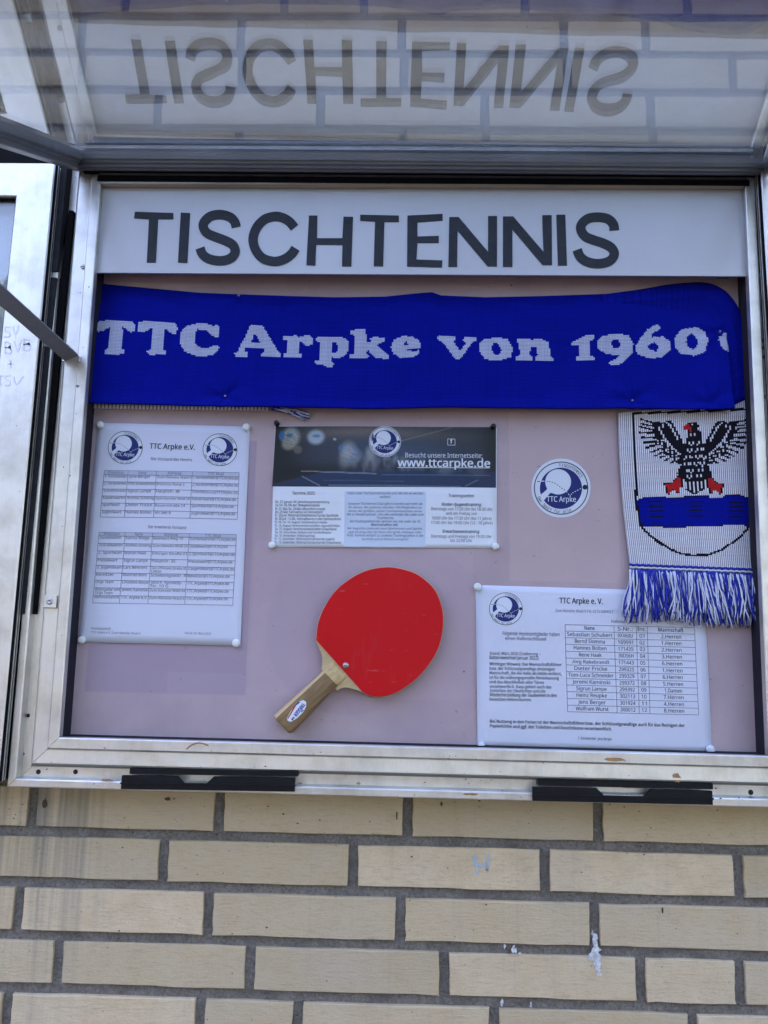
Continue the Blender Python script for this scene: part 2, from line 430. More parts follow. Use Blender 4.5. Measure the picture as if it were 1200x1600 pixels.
# ------------------------------------------------------------------ brick wall
wall = thing('brick_wall', 'beige brick wall with dark recessed joints behind and below the open showcase', 'wall', (0, 0, GZ))
WX0, WX1, WTOP = -5200, 5200, 5362  # wall carried up out of view so its shadow covers the ground
MB().box(WX0, WX1, 5.5, 300, GZ, WTOP).build('mortar', M['mortar'], wall)
MB().box(WX0-40, WX1+40, -25, 340, WTOP+2, WTOP+60, 4).build('coping', M['alu_dark'], wall)
MB().box(WX0-100, WX1+100, -62, -2, 984, 1040, 3).build('sky_block_board', M['sky_board'], wall)  # board added above the view to cut off steep sky light
JT = 13.4; HB = 64-JT
Z0 = -241.3
known = {0: (-484.2, None), 1: (-304.5, None), 2: (-491.6, None), 3: (-434.2, 3), 4: (-495.4, 1), -19: (-445.8, 1), -18: (-511.1, 3)}
def brick_mesh(wd, k):
    bm = bmesh.new(); bmesh.ops.create_cube(bm, size=1)
    for p in bm.verts: p.co = Vector((p.co.x*wd, p.co.y*60+30, p.co.z*HB))
    fr = [f for f in bm.faces if f.normal.y < -.5][0]
    ed = list(fr.edges)
    bmesh.ops.subdivide_edges(bm, edges=ed, cuts=7, use_grid_fill=False)
    rr = random.Random(k)
    for p in bm.verts:
        if p.co.y < 1:
            p.co.x += rr.uniform(-.8, .8); p.co.z += rr.uniform(-.8, .8)
    fe = [e for e in bm.edges if all(v.co.y < 1 for v in e.verts)]
    bmesh.ops.bevel(bm, geom=fe, offset=.9, segments=1, affect='EDGES')
    for p in bm.verts:
        if p.co.y < 1.5: p.co.y += rr.uniform(-.12, .22)
    bmesh.ops.recalc_face_normals(bm, faces=bm.faces)
    me = bpy.data.meshes.new('brick')
    for p in bm.verts: p.co /= 1000
    bm.to_mesh(me); bm.free(); me.materials.append(M['brick']); return me
full = [brick_mesh(250-JT, k) for k in range(7)]; half = [brick_mesh(125-JT, 50+k) for k in range(4)]
far = MB(); singles = []
rowlo = int(math.floor((Z0-GZ-32)/64)); rowhi = -int((WTOP-Z0-32)/64)
for row in range(rowhi, rowlo+1):
    zc = Z0-row*64
    rr = random.Random(row+200)
    if row in known: off, hd = known[row]
    else: off, hd = -500+rr.choice([0, 62, 125, 187])+rr.uniform(-8, 8), (rr.choice([None, 2, 4]))
    edges = []; x = off; k = 0
    while x < WX1:
        edges.append((x, 125 if (hd is not None and k == hd) else 250)); x += edges[-1][1]; k += 1
    x = off
    while x > WX0: x -= 250; edges.insert(0, (x, 250))
    for x, wd in edges:
        cx = x+wd/2
        if x < WX0 or x+wd > WX1: continue
        vis = (abs(cx) < 900 and -620 < zc < -190) or (abs(cx) < 1000 and 640 < zc < 1090)
        if vis: singles.append((cx, zc, wd))
        else: far.box(x+JT/2, x+wd-JT/2, rr.uniform(-.3, .3), 20, zc-HB/2, zc+HB/2)
singles.sort(key=lambda t: (t[0]**2+(t[1]-(-350 if t[1] < 0 else 850))**2)*(.6 if t[1] < 0 else 1))
for i, (cx, zc, wd) in enumerate(singles):
    if i >= 290:
        far.box(cx-wd/2+JT/2, cx+wd/2-JT/2, 0, 20, zc-HB/2, zc+HB/2); continue
    o = bpy.data.objects.new('brick', random.choice(full if wd > 200 else half)); COL.objects.link(o); o.parent = wall
    o.location = Vector((cx, random.uniform(-.7, .7), zc-GZ))/1000
    o.rotation_euler = (random.uniform(-.002, .002), random.uniform(-.0022, .0022), random.uniform(-.002, .002))
fo = far.build('brick', M['brick'], wall); fo['kind'] = 'stuff'

def blob(c, rx, rz, y, n=11, seed=0, jag=.35, th=.5):
    rr = random.Random(seed); lo = []
    for k in range(n):
        a = 2*math.pi*k/n; q = 1+rr.uniform(-jag, jag); lo.append((c[0]+rx*q*math.cos(a), y-th, c[2]+rz*q*math.sin(a)))
    return lo, [(p[0], y, p[2]) for p in lo]
# lime splash, chalk scribble and specks on the bricks
sp = MB()
for (x, y, a, b_) in ((929, 1466, 3.5, 7), (931, 1484, 5.5, 9), (929, 1496, 6, 8), (935, 1508, 3.5, 8), (936, 1521, 2.5, 4), (926, 1458, 1.6, 3), (789, 1478, 1.5, 3), (803, 1484, 3, 4.5), (812, 1490, 2, 1.5), (784, 1566, 2, 4), (830, 1570, 1.5, 3)):
    f, bk = blob(at(x, y, -1.2), a, b_, -.9, 15, seed=int(x+y), jag=.5, th=.3+.07*(y % 7)); sp.extrude(f, bk)
sp.build('lime_splash', M['splash'], wall)
ck = MB()
for pl in ([(738, 1338), (744, 1350), (746, 1368)], [(744, 1336), (742, 1352)], [(741, 1347), (752, 1353), (758, 1350)], [(757, 1346), (761, 1360), (764, 1334)]):
    L, Rr = ribbon(smooth_line(pl, 5), [3.2+1.2*math.sin(i*1.7) for i in range(5*(len(pl)-1)+1)])
    n_ = len(L); yy_ = -.75-.06*len(ck.f)/40; ck.add([at(p[0], p[1], yy_) for p in L+Rr], [(i, i+1, n_+i+1, n_+i) for i in range(n_-1)])
ck.build('chalk_scribble', M['chalk'], wall)
ds = MB(); rr = random.Random(5)
for k in range(80):
    x = rr.uniform(20, 1190); y = 1245+abs(rr.gauss(0, 70)) if k < 55 else rr.uniform(1240, 1600)
    s = rr.uniform(.35, .95); f, bk = blob(at(x, y, -1), s*rr.uniform(.6, 2.2), s, -.6, 6, k, .4, .7); ds.extrude(f, bk)
for (x, y, a, b_) in ((262, 1248, 3.5, 2.5), (70, 1256, 3, 6), (690, 1256, 1.5, 3), (1035, 1422, 1, 4), (620, 1275, 1, 6)):
    f, bk = blob(at(x, y, -1), a, b_, -.8, 16, int(x), .28, 1.0); ds.extrude(f, bk)
o = ds.build('dirt_speck', M['dirt'], wall); o['kind'] = 'stuff'

# ------------------------------------------------------------------ the open showcase
PY, RY = -10.0, -47.0
TL, TR, BL, BR = (-441.0, 628.5), (480.5, 633.0), (-435.8, -145.3), (470.5, -147.5)
case = thing('showcase', 'open grey aluminium showcase with mauve pinboard, its glazed door raised', 'showcase', (15, 0, -208))
PROF = [(2.2, -9), (2.2, -35.5), (0, -36), (0, -46), (1.2, RY), (12.8, RY), (14.6, -45.4), (15.6, -42.6), (17, -42.6), (32.6, -43.4), (33.2, -42.4), (33.4, -31), (51.5, -31), (52.6, -44), (54, -45.2), (61.5, -45.2), (62.8, -44), (62.8, -3), (2.2, -3)]
def rail(side, prof, mat, name='frame_rail', parent=None):
    def pt(c, sx, sz, w_, Y): return (c[0]+sx*w_, Y, c[1]+sz*w_)
    ends = {'left': ((BL, -1, -1), (TL, -1, 1)), 'right': ((BR, 1, -1), (TR, 1, 1)), 'top': ((TL, -1, 1), (TR, 1, 1)), 'bottom': ((BL, -1, -1), (BR, 1, -1))}[side]
    a = [pt(*ends[0], w_, Y) for w_, Y in prof]; b_ = [pt(*ends[1], w_, Y) for w_, Y in prof]
    # 0.4 mm open mitre
    d = np.array(b_[0])-np.array(a[0]); d = d/np.linalg.norm(d)*.35
    a = [tuple(np.array(p)+d) for p in a]; b_ = [tuple(np.array(p)-d) for p in b_]
    return MB().extrude(a, b_).build(name, mat, parent or case)
for s_ in ('left', 'right', 'bottom', 'top'): rail(s_, PROF, M['alu'])
for s_ in ('left', 'right', 'bottom'): rail(s_, [(33.6, -31.3), (33.6, -42), (34.2, -42.2), (38.2, -36), (38.2, -31.3)], M['alu_dirty' if s_ == 'bottom' else 'alu'], 'bevel_strip')
M['alu_warm'] = mat_alu('brown_aluminium', (.62, .46, .31), .4, .6, .5)
rail('top', [(-.5, -38), (-.5, -46.2), (.3, -47.2), (.3, -38)], M['alu_warm'], 'inner_lip')  # strip under the top rim, coloured browner than the rails
for s_ in ('left', 'right', 'bottom'): rail(s_, [(.5, PY+.3), (.5, -35.2), (2, -35.2), (2, PY+.3)], M['liner'], 'inner_lining')
# pinboard
MB().box(-470, 510, PY, PY+6, -180, 660).build('pinboard', M['panel'], case)
MB().box(-495, 535, -3.6, -1.2, -205, 688).build('back_plate', M['alu_dark'], case)
# black seals: top, left channel; black fill in the hinge gap
MB().box(-446, 486, -49.5, -46.9, 632, 641, 1).build('seal_and_gap_shade', M['rubber'], case)
MB().box(-444, 484, -47.4, -42, 641.4, 645.6, .4).build('cover_strip', M['alu_dark'], case)
MB().box(-468, 500, -48.6, -30, 646.2, 684, .8).build('seal_and_gap_shade', M['rubber'], case)  # black plate stands in for the shade of the deep hinge recess
zt, zb = at(100, 330, -36)[2], at(70, 960, -36)[2]
xc0 = lambda z: -441+(z-628)*(-5.2/774)*-1  # inner rim edge, leaning slightly
def ch(z, w_): return xc0(z)-w_
lsl = MB()
zs = [zb, zb+60, zb+180, zb+300, zt-105, zt-103, zt-20, zt]
wo = [50.2, 50.2, 50.2, 50.2, 50.2, 48.5, 48, 46]
fr = [(ch(z, 40), -37, z) for z in zs]+[(ch(z, w_), -39, z) for z, w_ in zip(zs[::-1], wo[::-1])]
lsl.extrude(fr, [(p[0], -31.2, p[2]) for p in fr]); lsl.build('seal_and_gap_shade', M['rubber'], case)
sl2 = MB()
for za, zc_ in ((zb, zt-210), (zt-200, zt-108), (zt-98, 688)):
    fr = [(ch(za, 50.4), -48, za), (ch(za, 64), -49, za), (ch(zc_, 64), -49, zc_), (ch(zc_, 50.4), -48, zc_)]
    MB().extrude(fr, [(p[0], -31.3, p[2]) for p in fr]).build('seal_and_gap_shade', M['greyrubber'], case)
# black filler stands in for the shade in the gap left of the case
fr = [(ch(-203, 63.2), -30, -203), (ch(-203, 81), -30, -203), (ch(690, 81), -30, 690), (ch(690, 63.2), -30, 690)]
MB().extrude(fr, [(p[0], -4, p[2]) for p in fr]).build('gap_shade_fill', M['rubber'], case)
# closing catches in the bottom channel
def catch(xa, xb, ya, yb, notch):
    zt_ = at(xa, ya, -45)[2]
    x0, x1 = at(xa, ya, -45)[0], at(xb, yb, -45)[0]
    z1, zslope = at(xa, ya, -45)[2], (at(xb, yb, -45)[2]-at(xa, ya, -45)[2])
    t = MB()
    n0, n1 = x0+(x1-x0)*notch[0], x0+(x1-x0)*notch[1]
    f = [(x0, 0), (x0, -16.5), (x1, -16.5), (x1, 0), (n1, 0), (n1-9, -8.5), (n0+9, -8.5), (n0, 0)]
    fr = [(x, -51, z1-2+zz+(x-x0)/(x1-x0)*zslope) for x, zz in f]
    t.extrude(fr, [(p[0], -46.2, p[2]) for p in fr])
    f = [(x0+8, 6), (x0+8, -.8), (x1+3, -.8), (x1+3, 6)]
    fr = [(x, -46, z1+zz+(x-x0)/(x1-x0)*zslope) for x, zz in f]; t.extrude(fr, [(p[0], -33, p[2]) for p in fr])
    fr = [(x, -52.5, z1+zz+(x-x0)/(x1-x0)*zslope) for x, zz in ((x0-1, -10), (x0-1, -12), (x1+1, -12), (x1+1, -10))]
    t.extrude(fr, [(p[0], -50.8, p[2]) for p in fr])
    return t.build('closing_catch', M['plastic'], case)
catch(193, 462, 1208, 1212, (.32, .53)); catch(831, 1110, 1226, 1232, (.36, .66))
# screws, holes and the little retaining plate
def hole(px, py, Y, r, sq=1.0):
    p = at(px, py, Y); return MB().lathe((p[0], Y, p[2]), [(r, .4), (r, -.15)], 12).build('screw_hole', M['hole'], case, loc=p)
for px, py, Y, r in ((36, 1178, -31, 2.2), (60, 1206, -31, 3.2), (118, 1206, -31, 3.2), (1173, 1238, -31, 3.4), (44, 1118, -31, 2.6)):
    hole(px, py, Y, r)
def screw(px, py, Y, r, mat='steel'):
    p = at(px, py, Y)
    s = MB().lathe((p[0], Y, p[2]), [(r, .5), (r, -.9), (r*.75, -1.5), (r*.3, -1.6)], 16)
    o = s.build('screw', M[mat], case, True, loc=p)
    MB().box(p[0]-r*.7, p[0]+r*.7, Y-1.75, Y-1.5, p[2]-.5, p[2]+.5).build('slot', M['hole'], o)
for a in ((130, 417, -42.8, 3.6), (1190, 430, -43.2, 3.6), (1187, 347, -43.2, 2.6), (121, 603, -47, 2.0)): screw(*a)
pp = at(80, 940, -43)
pl = MB().box(pp[0]-8.5, pp[0]+8.5, -47.6, -43.6, pp[2]-8.5, pp[2]+8.5, .7).build('retaining_plate', M['alu'], case)
MB().lathe((pp[0], -47.6, pp[2]), [(4.2, .2), (4.2, -.7), (3, -1.3), (1.6, -1.35), (1.5, -.5)], 16).build('screw', M['steel'], pl, True)
# rust and dirt on the bottom rail
rr = random.Random(3)
L, Rr = ribbon(smooth_line([(291, 1171), (300, 1164), (312, 1161), (326, 1165)], 6), [2.4]*19)
MB().add([at(p[0], p[1], -47.15) for p in L+Rr], [(i, i+1, 20+i, 19+i) for i in range(18)]).build('rust_stain', M['rust'], case)
for x, y, a, b_ in ((960, 1187, 14, 2.2), (880, 1243, 3, 1.2), (735, 1241, 10, 1.4), (168, 1219, 9, 1.2), (468, 1224, 4, 1.2), (560, 1224, 3, 1.4), (1057, 1215, 5, 6), (990, 1230, 18, 1.4)):
    Y = -47 if y < 1190 else -43.2 if y < 1218 else -45.3
    f, bk = blob(at(x, y, Y), a, b_, Y+.05, 26, int(x), .22, .12); MB().extrude(f, bk).build('rust_stain', M['rust'], case)
dd = MB()
for k in range(70):
    x = rr.uniform(60, 1190); y0 = 1160+(x-100)*.027; off = rr.choice([8, 30, 38, 44, 60, 66]); Y = -47.1 if off < 15 else -43.3 if off < 41 else -31.2 if off < 55 else -45.3
    s = rr.uniform(.3, .8); f, bk = blob(at(x, y0+off+rr.uniform(-4, 4), Y), s*rr.uniform(.7, 2.6), s, Y, 6, k, .4, .4); dd.extrude(f, bk)
for k in range(9):
    y = rr.uniform(330, 1130); x = 160-(y-310)*.072-rr.uniform(8, 30); f, bk = blob(at(x, y, -45), rr.uniform(.4, .9), rr.uniform(.5, 1.6), -46.9, 6, k+300, .4, .3); dd.extrude(f, bk)
for x, y in ((1193, 530), (1193, 543), (1194, 557), (1190, 565), (1196, 620), (1191, 475)):
    f, bk = blob(at(x, y, -45), 1.2, 3, -43.2, 7, x+y, .5, .4); dd.extrude(f, bk)
o = dd.build('dirt_speck', M['dirt'], case); o['kind'] = 'stuff'
f, bk = blob(at(1194, 410, -43), 5, 6, -43, 13, 4, .4, .6); MB().extrude(f, bk).build('rust_stain', M['rust'], case)

# ---- raised door: local s runs outward along the door, u up through the pane
DA = R(26.0); OY, OZ = -50.0, 663.0
def door(x, s, u): return (x, OY-s*math.cos(DA)-u*math.sin(DA), OZ-s*math.sin(DA)+u*math.cos(DA))
DX0, DX1, DL = -479.0, 511.0, 850.0
dr = mesh('door', [door(DX0, 0, 8), door(DX0, 0, 6), door(DX1, 0, 6), door(DX1, 0, 8), door(DX0, 3, 8), door(DX0, 3, 6), door(DX1, 3, 6), door(DX1, 3, 8)],
          [(0, 1, 2, 3), (7, 6, 5, 4), (0, 4, 5, 1), (1, 5, 6, 2), (2, 6, 7, 3), (3, 7, 4, 0)], M['alu_flap'], case)
def dprism(prof, ax, a, b_, name='door_rail'):
    """prof in (s,u) if ax == 'x' else (x,u)"""
    if ax == 'x': f = [door(a, s, u) for s, u in prof]; k = [door(b_, s, u) for s, u in prof]
    else: f = [door(x, a, u) for x, u in prof]; k = [door(x, b_, u) for x, u in prof]
    return MB().extrude(f, k).build(name, M['alu_flap'], dr)
hb = [(-1, -15), (17, -15), (18, -14), (18, -11.5), (23, -11.5), (24, -10.5), (24, -6.5), (27, -6.5), (28, -5.5), (28, -1.5), (31, -1.5), (31, 8), (-1, 8)]
dprism(hb, 'x', DX0, DX1)
dprism([(DL-s-30, u) for s, u in hb][::-1], 'x', DX0, DX1)
lp = [(DX0, -15), (DX0+15, -15), (DX0+16, -14), (DX0+16, -8), (DX0+19, -7), (DX0+19, -4), (DX0+23, -3), (DX0+23, 8), (DX0, 8)]
dprism(lp, 's', 31.4, DL-61.4)
dprism([(DX0+DX1-x, u) for x, u in lp][::-1], 's', 31.4, DL-61.4)
TW = math.tan(R(.62))
nx = 10; pv = []; pf = []
for th in (0, -3.0):
    for i in range(nx+1):
        x = DX0+16+(DX1-DX0-32)*i/nx
        for j in range(13):
            s = 25+(DL-80)*j/12; p = door(x, s, 1+th); pv.append((p[0], p[1], p[2]-TW*x*.55))
for i in range(nx):
    for j in range(12):
        a = i*13+j; pf.append((a, a+1, a+14, a+13)); q = a+13*(nx+1); pf.append((q, q+13, q+14, q+1))
mesh('pane', pv, pf, M['pane'], dr, smooth=True)
# hinge strip on the case above the top rail
MB().box(-470, 503, -48, -4, 693, 699, 1).build('hinge_strip', M['alu_dark'], case)
# stay arm at the left
A0 = np.array(at(112, 559, -50)); A1 = np.array(door(DX0+8, 600, -17))
d_ = A1-A0; d_ /= np.linalg.norm(d_); side = np.array([1.0, 0, 0])-d_*d_[0]; side /= np.linalg.norm(side)
tilt = np.cross(d_, side); wv = side*math.cos(R(25))+tilt*math.sin(R(25)); tv = np.cross(d_, wv)
f = [A0+wv*10+tv*1.5, A0-wv*10+tv*1.5, A0-wv*10-tv*1.5, A0+wv*10-tv*1.5]; k = [p+(A1-A0) for p in f]
arm = MB().extrude(f, k).build('stay_arm', M['alu_dark'], case)
e = at(112, 561, -50)
MB().box(e[0]-13, e[0]+12, -51, -47.3, e[2]-4, e[2]+4, .6).build('end_tab', M['alu'], arm)

# ------------------------------------------------------------------ sign with letters
SY = -37.0
s0, s1 = at(160, 300, SY), at(1160, 431, SY)
sign = thing('sign_board', 'white sign board with large black capital letters across the top of the showcase', 'sign', (15, SY, 502))
zl, zr = at(156, 426, SY)[2], at(1160, 431.5, SY)[2]
fr = [(-441, SY, zl), (480, SY, zr), (480, SY, 634), (-441, SY, 634)]
MB().extrude(fr, [(p[0], SY+3, p[2]) for p in fr]).build('board', M['acrylic'], sign)
MB().box(-430, -415, SY+3.2, PY-.3, 510, 620).build('spacer', M['alu_dark'], sign); MB().box(450, 465, SY+3.2, PY-.3, 510, 620).build('spacer', M['alu_dark'], sign)
def zA(p): return (200+p[0]/3, 310+p[1]/3)
def zB(p): return (600+p[0]/3, 310+p[1]/3)
def letter_poly(pts, cv):
    fr = [at(*cv(p), SY-.9) for p in pts]; c = np.mean(fr, axis=0)
    MB().extrude(fr, [(p[0], SY-.02, p[2]) for p in fr]).build('letter', M['vinyl'], sign, loc=(c[0], SY, c[2]))
def letter_stroke(pts, cv, wd=44):
    L, Rr = ribbon(smooth_line(pts, 6), wd)
    F = [at(*cv(p), SY-.9) for p in L]; G = [at(*cv(p), SY-.9) for p in Rr]; n = len(F)
    v = F+G+[(p[0], SY-.02, p[2]) for p in F+G]; f = []
    for i in range(n-1):
        f += [(i, i+1, n+i+1, n+i), (i, 2*n+i, 2*n+i+1, i+1), (n+i, n+i+1, 3*n+i+1, 3*n+i)]
    f += [(0, n, 3*n, 2*n), (n-1, 3*n-1, 4*n-1, 2*n-1)]
    c = np.mean(np.array(F+G), axis=0)
    MB().add(v, f).build('letter', M['vinyl'], sign, loc=(c[0], SY, c[2]))
letter_poly([(32, 62), (212, 68), (212, 97), (141, 97), (130, 300), (88, 300), (98, 97), (28, 92)], zA)
letter_poly([(247, 66), (291, 68), (278, 302), (234, 300)], zA)
letter_stroke([(507, 134), (500, 110), (478, 87), (432, 75), (385, 84), (356, 112), (354, 138), (372, 163), (410, 180), (455, 197), (490, 217), (502, 245), (492, 270), (465, 287), (425, 292), (380, 283), (350, 262), (337, 232)], zA)
letter_stroke([(780, 136), (756, 108), (722, 89), (688, 84), (642, 97), (604, 135), (586, 188), (598, 240), (632, 280), (688, 295), (735, 283), (768, 258), (785, 233)], zA)
letter_poly([(848, 80), (888, 80), (886, 186), (1005, 186), (1010, 85), (1055, 86), (1047, 318), (1003, 318), (1005, 218), (882, 216), (878, 314), (836, 312)], zA)
letter_poly([(1088, 76), (1270, 80), (1270, 110), (1202, 110), (1196, 317), (1152, 317), (1158, 108), (1088, 104)], zA)
letter_poly([(110, 80), (275, 72), (275, 103), (157, 112), (157, 178), (257, 175), (257, 208), (157, 208), (152, 286), (274, 290), (272, 323), (108, 318)], zB)
letter_poly([(306, 87), (350, 87), (488, 250), (488, 82), (530, 82), (530, 318), (486, 318), (345, 150), (343, 320), (302, 320)], zB)
letter_poly([(558, 84), (606, 84), (748, 250), (742, 78), (786, 78), (788, 312), (744, 312), (602, 145), (602, 320), (558, 320)], zB)
letter_poly([(808, 76), (850, 76), (858, 314), (816, 314)], zB)
letter_stroke([(1080, 149), (1075, 120), (1048, 95), (1000, 87), (955, 95), (926, 122), (925, 150), (945, 178), (985, 195), (1030, 210), (1065, 230), (1080, 258), (1068, 284), (1040, 300), (995, 305), (950, 295), (920, 272), (906, 240)], zB)

# ------------------------------------------------------------------ scarf
scarf = thing('football_scarf', 'royal blue knitted scarf with white lettering, its crest end hanging at the right', 'scarf', (15, PY, 302))
def inpoly(px, pz, poly):
    poly = np.asarray(poly); inside = np.zeros(px.shape, bool); n = len(poly); j = n-1
    for i in range(n):
        xi, zi = poly[i]; xj, zj = poly[j]
        c = ((zi > pz) != (zj > pz)) & (px < (xj-xi)*(pz-zi)/(zj-zi+1e-12)+xi); inside ^= c; j = i
    return inside
SFY = -23.0
def cvt(pts, x0, y0, k, Y): return [tuple(at(x0+p[0]/k, y0+p[1]/k, Y)[[0, 2]]) for p in pts]
cA = lambda pts: cvt(pts, 130, 480, 4.444, SFY)
cB = lambda pts: cvt(pts, 360, 490, 3.871, SFY)
cC = lambda pts: cvt(pts, 680, 490, 2.553, SFY)
LET = [cA(p) for p in (
 [(110, 85), (140, 85), (320, 92), (335, 92), (358, 120), (358, 160), (335, 172), (310, 160), (270, 130), (265, 285), (285, 300), (275, 325), (150, 325), (145, 300), (175, 285), (182, 130), (130, 160), (100, 165), (85, 150), (85, 120)],
 [(385, 95), (420, 95), (610, 100), (635, 105), (652, 145), (640, 182), (610, 178), (560, 140), (552, 290), (578, 305), (570, 328), (455, 328), (443, 305), (475, 288), (478, 140), (420, 170), (385, 172), (372, 150)],
 [(720, 125), (790, 108), (860, 112), (900, 130), (930, 122), (945, 145), (940, 205), (915, 210), (880, 180), (850, 155), (790, 150), (770, 200), (775, 245), (805, 275), (860, 285), (900, 268), (925, 262), (942, 280), (935, 305), (890, 332), (830, 340), (760, 330), (700, 300), (672, 250), (668, 200), (685, 155)])]
LET += [cB(p) for p in (
 [(118, 68), (190, 68), (210, 95), (285, 225), (300, 240), (300, 262), (190, 262), (188, 240), (210, 225), (205, 210), (90, 210), (88, 225), (108, 238), (100, 262), (30, 262), (25, 240), (50, 228), (60, 190), (95, 130)],
 [(320, 130), (400, 125), (405, 140), (430, 128), (480, 128), (500, 155), (490, 185), (460, 190), (440, 180), (430, 160), (412, 175), (412, 235), (435, 245), (428, 266), (322, 266), (318, 245), (340, 232), (342, 155), (318, 150)],
 [(515, 140), (560, 132), (610, 132), (620, 140), (660, 132), (705, 150), (718, 190), (705, 240), (660, 270), (610, 262), (608, 290), (628, 305), (615, 325), (590, 328), (560, 312), (515, 305), (512, 285), (538, 278), (540, 170), (512, 160)],
 [(725, 100), (770, 85), (818, 88), (822, 165), (850, 165), (845, 145), (870, 137), (935, 140), (930, 165), (880, 185), (900, 205), (940, 240), (962, 255), (955, 272), (880, 270), (830, 215), (818, 240), (835, 255), (830, 272), (720, 272), (718, 250), (745, 240), (748, 125), (725, 120)],
 [(985, 160), (1040, 135), (1100, 138), (1145, 170), (1152, 212), (1065, 214), (1070, 224), (1100, 230), (1140, 225), (1138, 245), (1100, 270), (1030, 272), (985, 240), (970, 200)])]
LET += [cC(p) for p in (
 [(10, 90), (82, 92), (80, 105), (72, 112), (100, 150), (125, 115), (110, 105), (118, 93), (162, 95), (162, 108), (148, 115), (100, 182), (78, 182), (30, 115), (10, 105)],
 [(195, 100), (250, 95), (290, 100), (310, 140), (300, 175), (250, 188), (200, 183), (175, 150), (178, 118)],
 [(325, 100), (375, 98), (385, 103), (420, 97), (455, 110), (460, 165), (472, 175), (470, 188), (400, 188), (398, 172), (410, 165), (405, 130), (380, 130), (378, 165), (390, 175), (385, 188), (322, 188), (322, 172), (338, 165), (335, 120), (325, 112)],
 [(545, 112), (600, 85), (636, 85), (635, 98), (620, 108), (620, 165), (635, 172), (635, 186), (565, 186), (562, 172), (578, 165), (578, 125), (548, 125)],
 [(665, 90), (720, 78), (770, 85), (792, 120), (785, 160), (740, 200), (710, 208), (692, 200), (700, 188), (725, 180), (735, 165), (690, 162), (650, 140), (648, 110)],
 [(880, 42), (900, 45), (898, 60), (870, 75), (862, 92), (910, 88), (940, 110), (942, 145), (900, 175), (850, 178), (805, 160), (800, 130), (825, 90), (850, 60)],
 [(985, 60), (1050, 50), (1085, 70), (1090, 110), (1075, 155), (1030, 168), (980, 160), (955, 125), (960, 90)],
 [(1136, 98), (1146, 76), (1190, 60), (1190, 162), (1150, 140), (1140, 118)])]
HOL = [cB([(148, 118), (160, 130), (178, 172), (125, 172), (140, 130)]), cB([(615, 172), (635, 165), (648, 190), (645, 225), (628, 237), (612, 230)]), cB([(1045, 190), (1062, 165), (1080, 190)])]
HOL += [cC(p) for p in ([(235, 115), (250, 120), (265, 145), (255, 165), (235, 162), (222, 135)], [(705, 108), (725, 100), (740, 118), (735, 135), (715, 138), (703, 125)], [(855, 120), (875, 112), (895, 130), (885, 150), (860, 145), (850, 132)], [(1010, 85), (1025, 75), (1045, 95), (1048, 125), (1030, 142), (1012, 135), (1002, 110)])]

def grid_cloth(name, X, Z, Yf, midx, mats, nu, nv, thick=2.2, parent=None):
    """(nv+1)x(nu+1) point grid, UV in stitches, a real back side"""
    v = []; n = (nu+1)*(nv+1)
    F = np.stack([X.ravel(), Yf.ravel(), Z.ravel()], 1); B = F.copy(); B[:, 1] += thick
    v = np.concatenate([F, B]); f = []; uv = []; mi = []
    idx = np.arange(n).reshape(nv+1, nu+1)
    for j in range(nv):
        for i in range(nu):
            f.append((idx[j, i], idx[j, i+1], idx[j+1, i+1], idx[j+1, i])); uv += [(i, j), (i+1, j), (i+1, j+1), (i, j+1)]; mi.append(int(midx[j, i]))
    bd = [idx[0, i] for i in range(nu+1)]+[idx[j, nu] for j in range(1, nv+1)]+[idx[nv, i] for i in range(nu-1, -1, -1)]+[idx[j, 0] for j in range(nv-1, 0, -1)]
    for a in range(len(bd)):
        p, q = bd[a], bd[(a+1) % len(bd)]; f.append((q, p, p+n, q+n)); uv += [(.5, .5)]*4; mi.append(0)
    me_o = mesh(name, v, f, mats, parent, True, mi)
    ul = me_o.data.uv_layers.new(name='UVMap'); ul.data.foreach_set('uv', np.array(uv, float).ravel())
    return me_o

def interp(pts, Y):
    P = np.array([at(x, y, Y)[[0, 2]] for x, y in pts]); return lambda x: np.interp(x, P[:, 0], P[:, 1])
topf = interp([(140, 437), (200, 443), (310, 453), (420, 457), (520, 460), (600, 459), (660, 453), (675, 452), (690, 457), (760, 460), (850, 458), (940, 455), (1000, 452), (1060, 462), (1140, 476)], SFY)
botf = interp([(130, 631), (250, 634), (420, 638), (560, 640), (700, 638), (860, 640), (1000, 640), (1100, 642), (1142, 641)], SFY)
nu, nv = 424, 84
x0, x1 = -447.0, at(1140, 560, SFY)[0]
U, Vv = np.meshgrid(np.linspace(0, 1, nu+1), np.linspace(0, 1, nv+1))
X = x0+(x1-x0)*U; Z = botf(X)+(topf(X)-botf(X))*Vv
def ripple(X, Z, k=1.0):
    return k*(.9*np.sin(X/47+Z/60)+.7*np.sin(X/83-Z/31+1)+.5*np.sin(X/21+Z/90+2))
Yf = SFY - ripple(X, Z, 1.5) - .9*np.sin(X/15+Z/12+2*np.sin(X/90))*np.exp(-((Vv-.92)/.12)**2) - 1.2*np.sin(X/34-Z/50)*np.exp(-((Vv-.1)/.15)**2) + 9*(Vv-.42) + 8*np.clip((Vv-.74)/.26, 0, 1)**2
Yf += -2.5*np.exp(-((Z-botf(X))/9)**2)+1.5*np.exp(-((topf(X)-Z)/7)**2)
SPINS = [(373, 462), (352, 619), (988, 626), (1109, 630), (1125, 518)]
for q in SPINS:
    p = at(*q, SFY); rq = np.hypot(X-p[0], Z-p[2]); Yf += 4.5*np.exp(-(rq/9)**2) - 1.3*np.cos(5*np.arctan2(Z-p[2], X-p[0]))*np.exp(-((rq-20)/16)**2)
Yf = np.minimum(Yf, -13.6); 
Xc, Zc = (X[:-1, :-1]+X[1:, 1:])/2, (Z[:-1, :-1]+Z[1:, 1:])/2
mk = np.zeros(Xc.shape, bool)
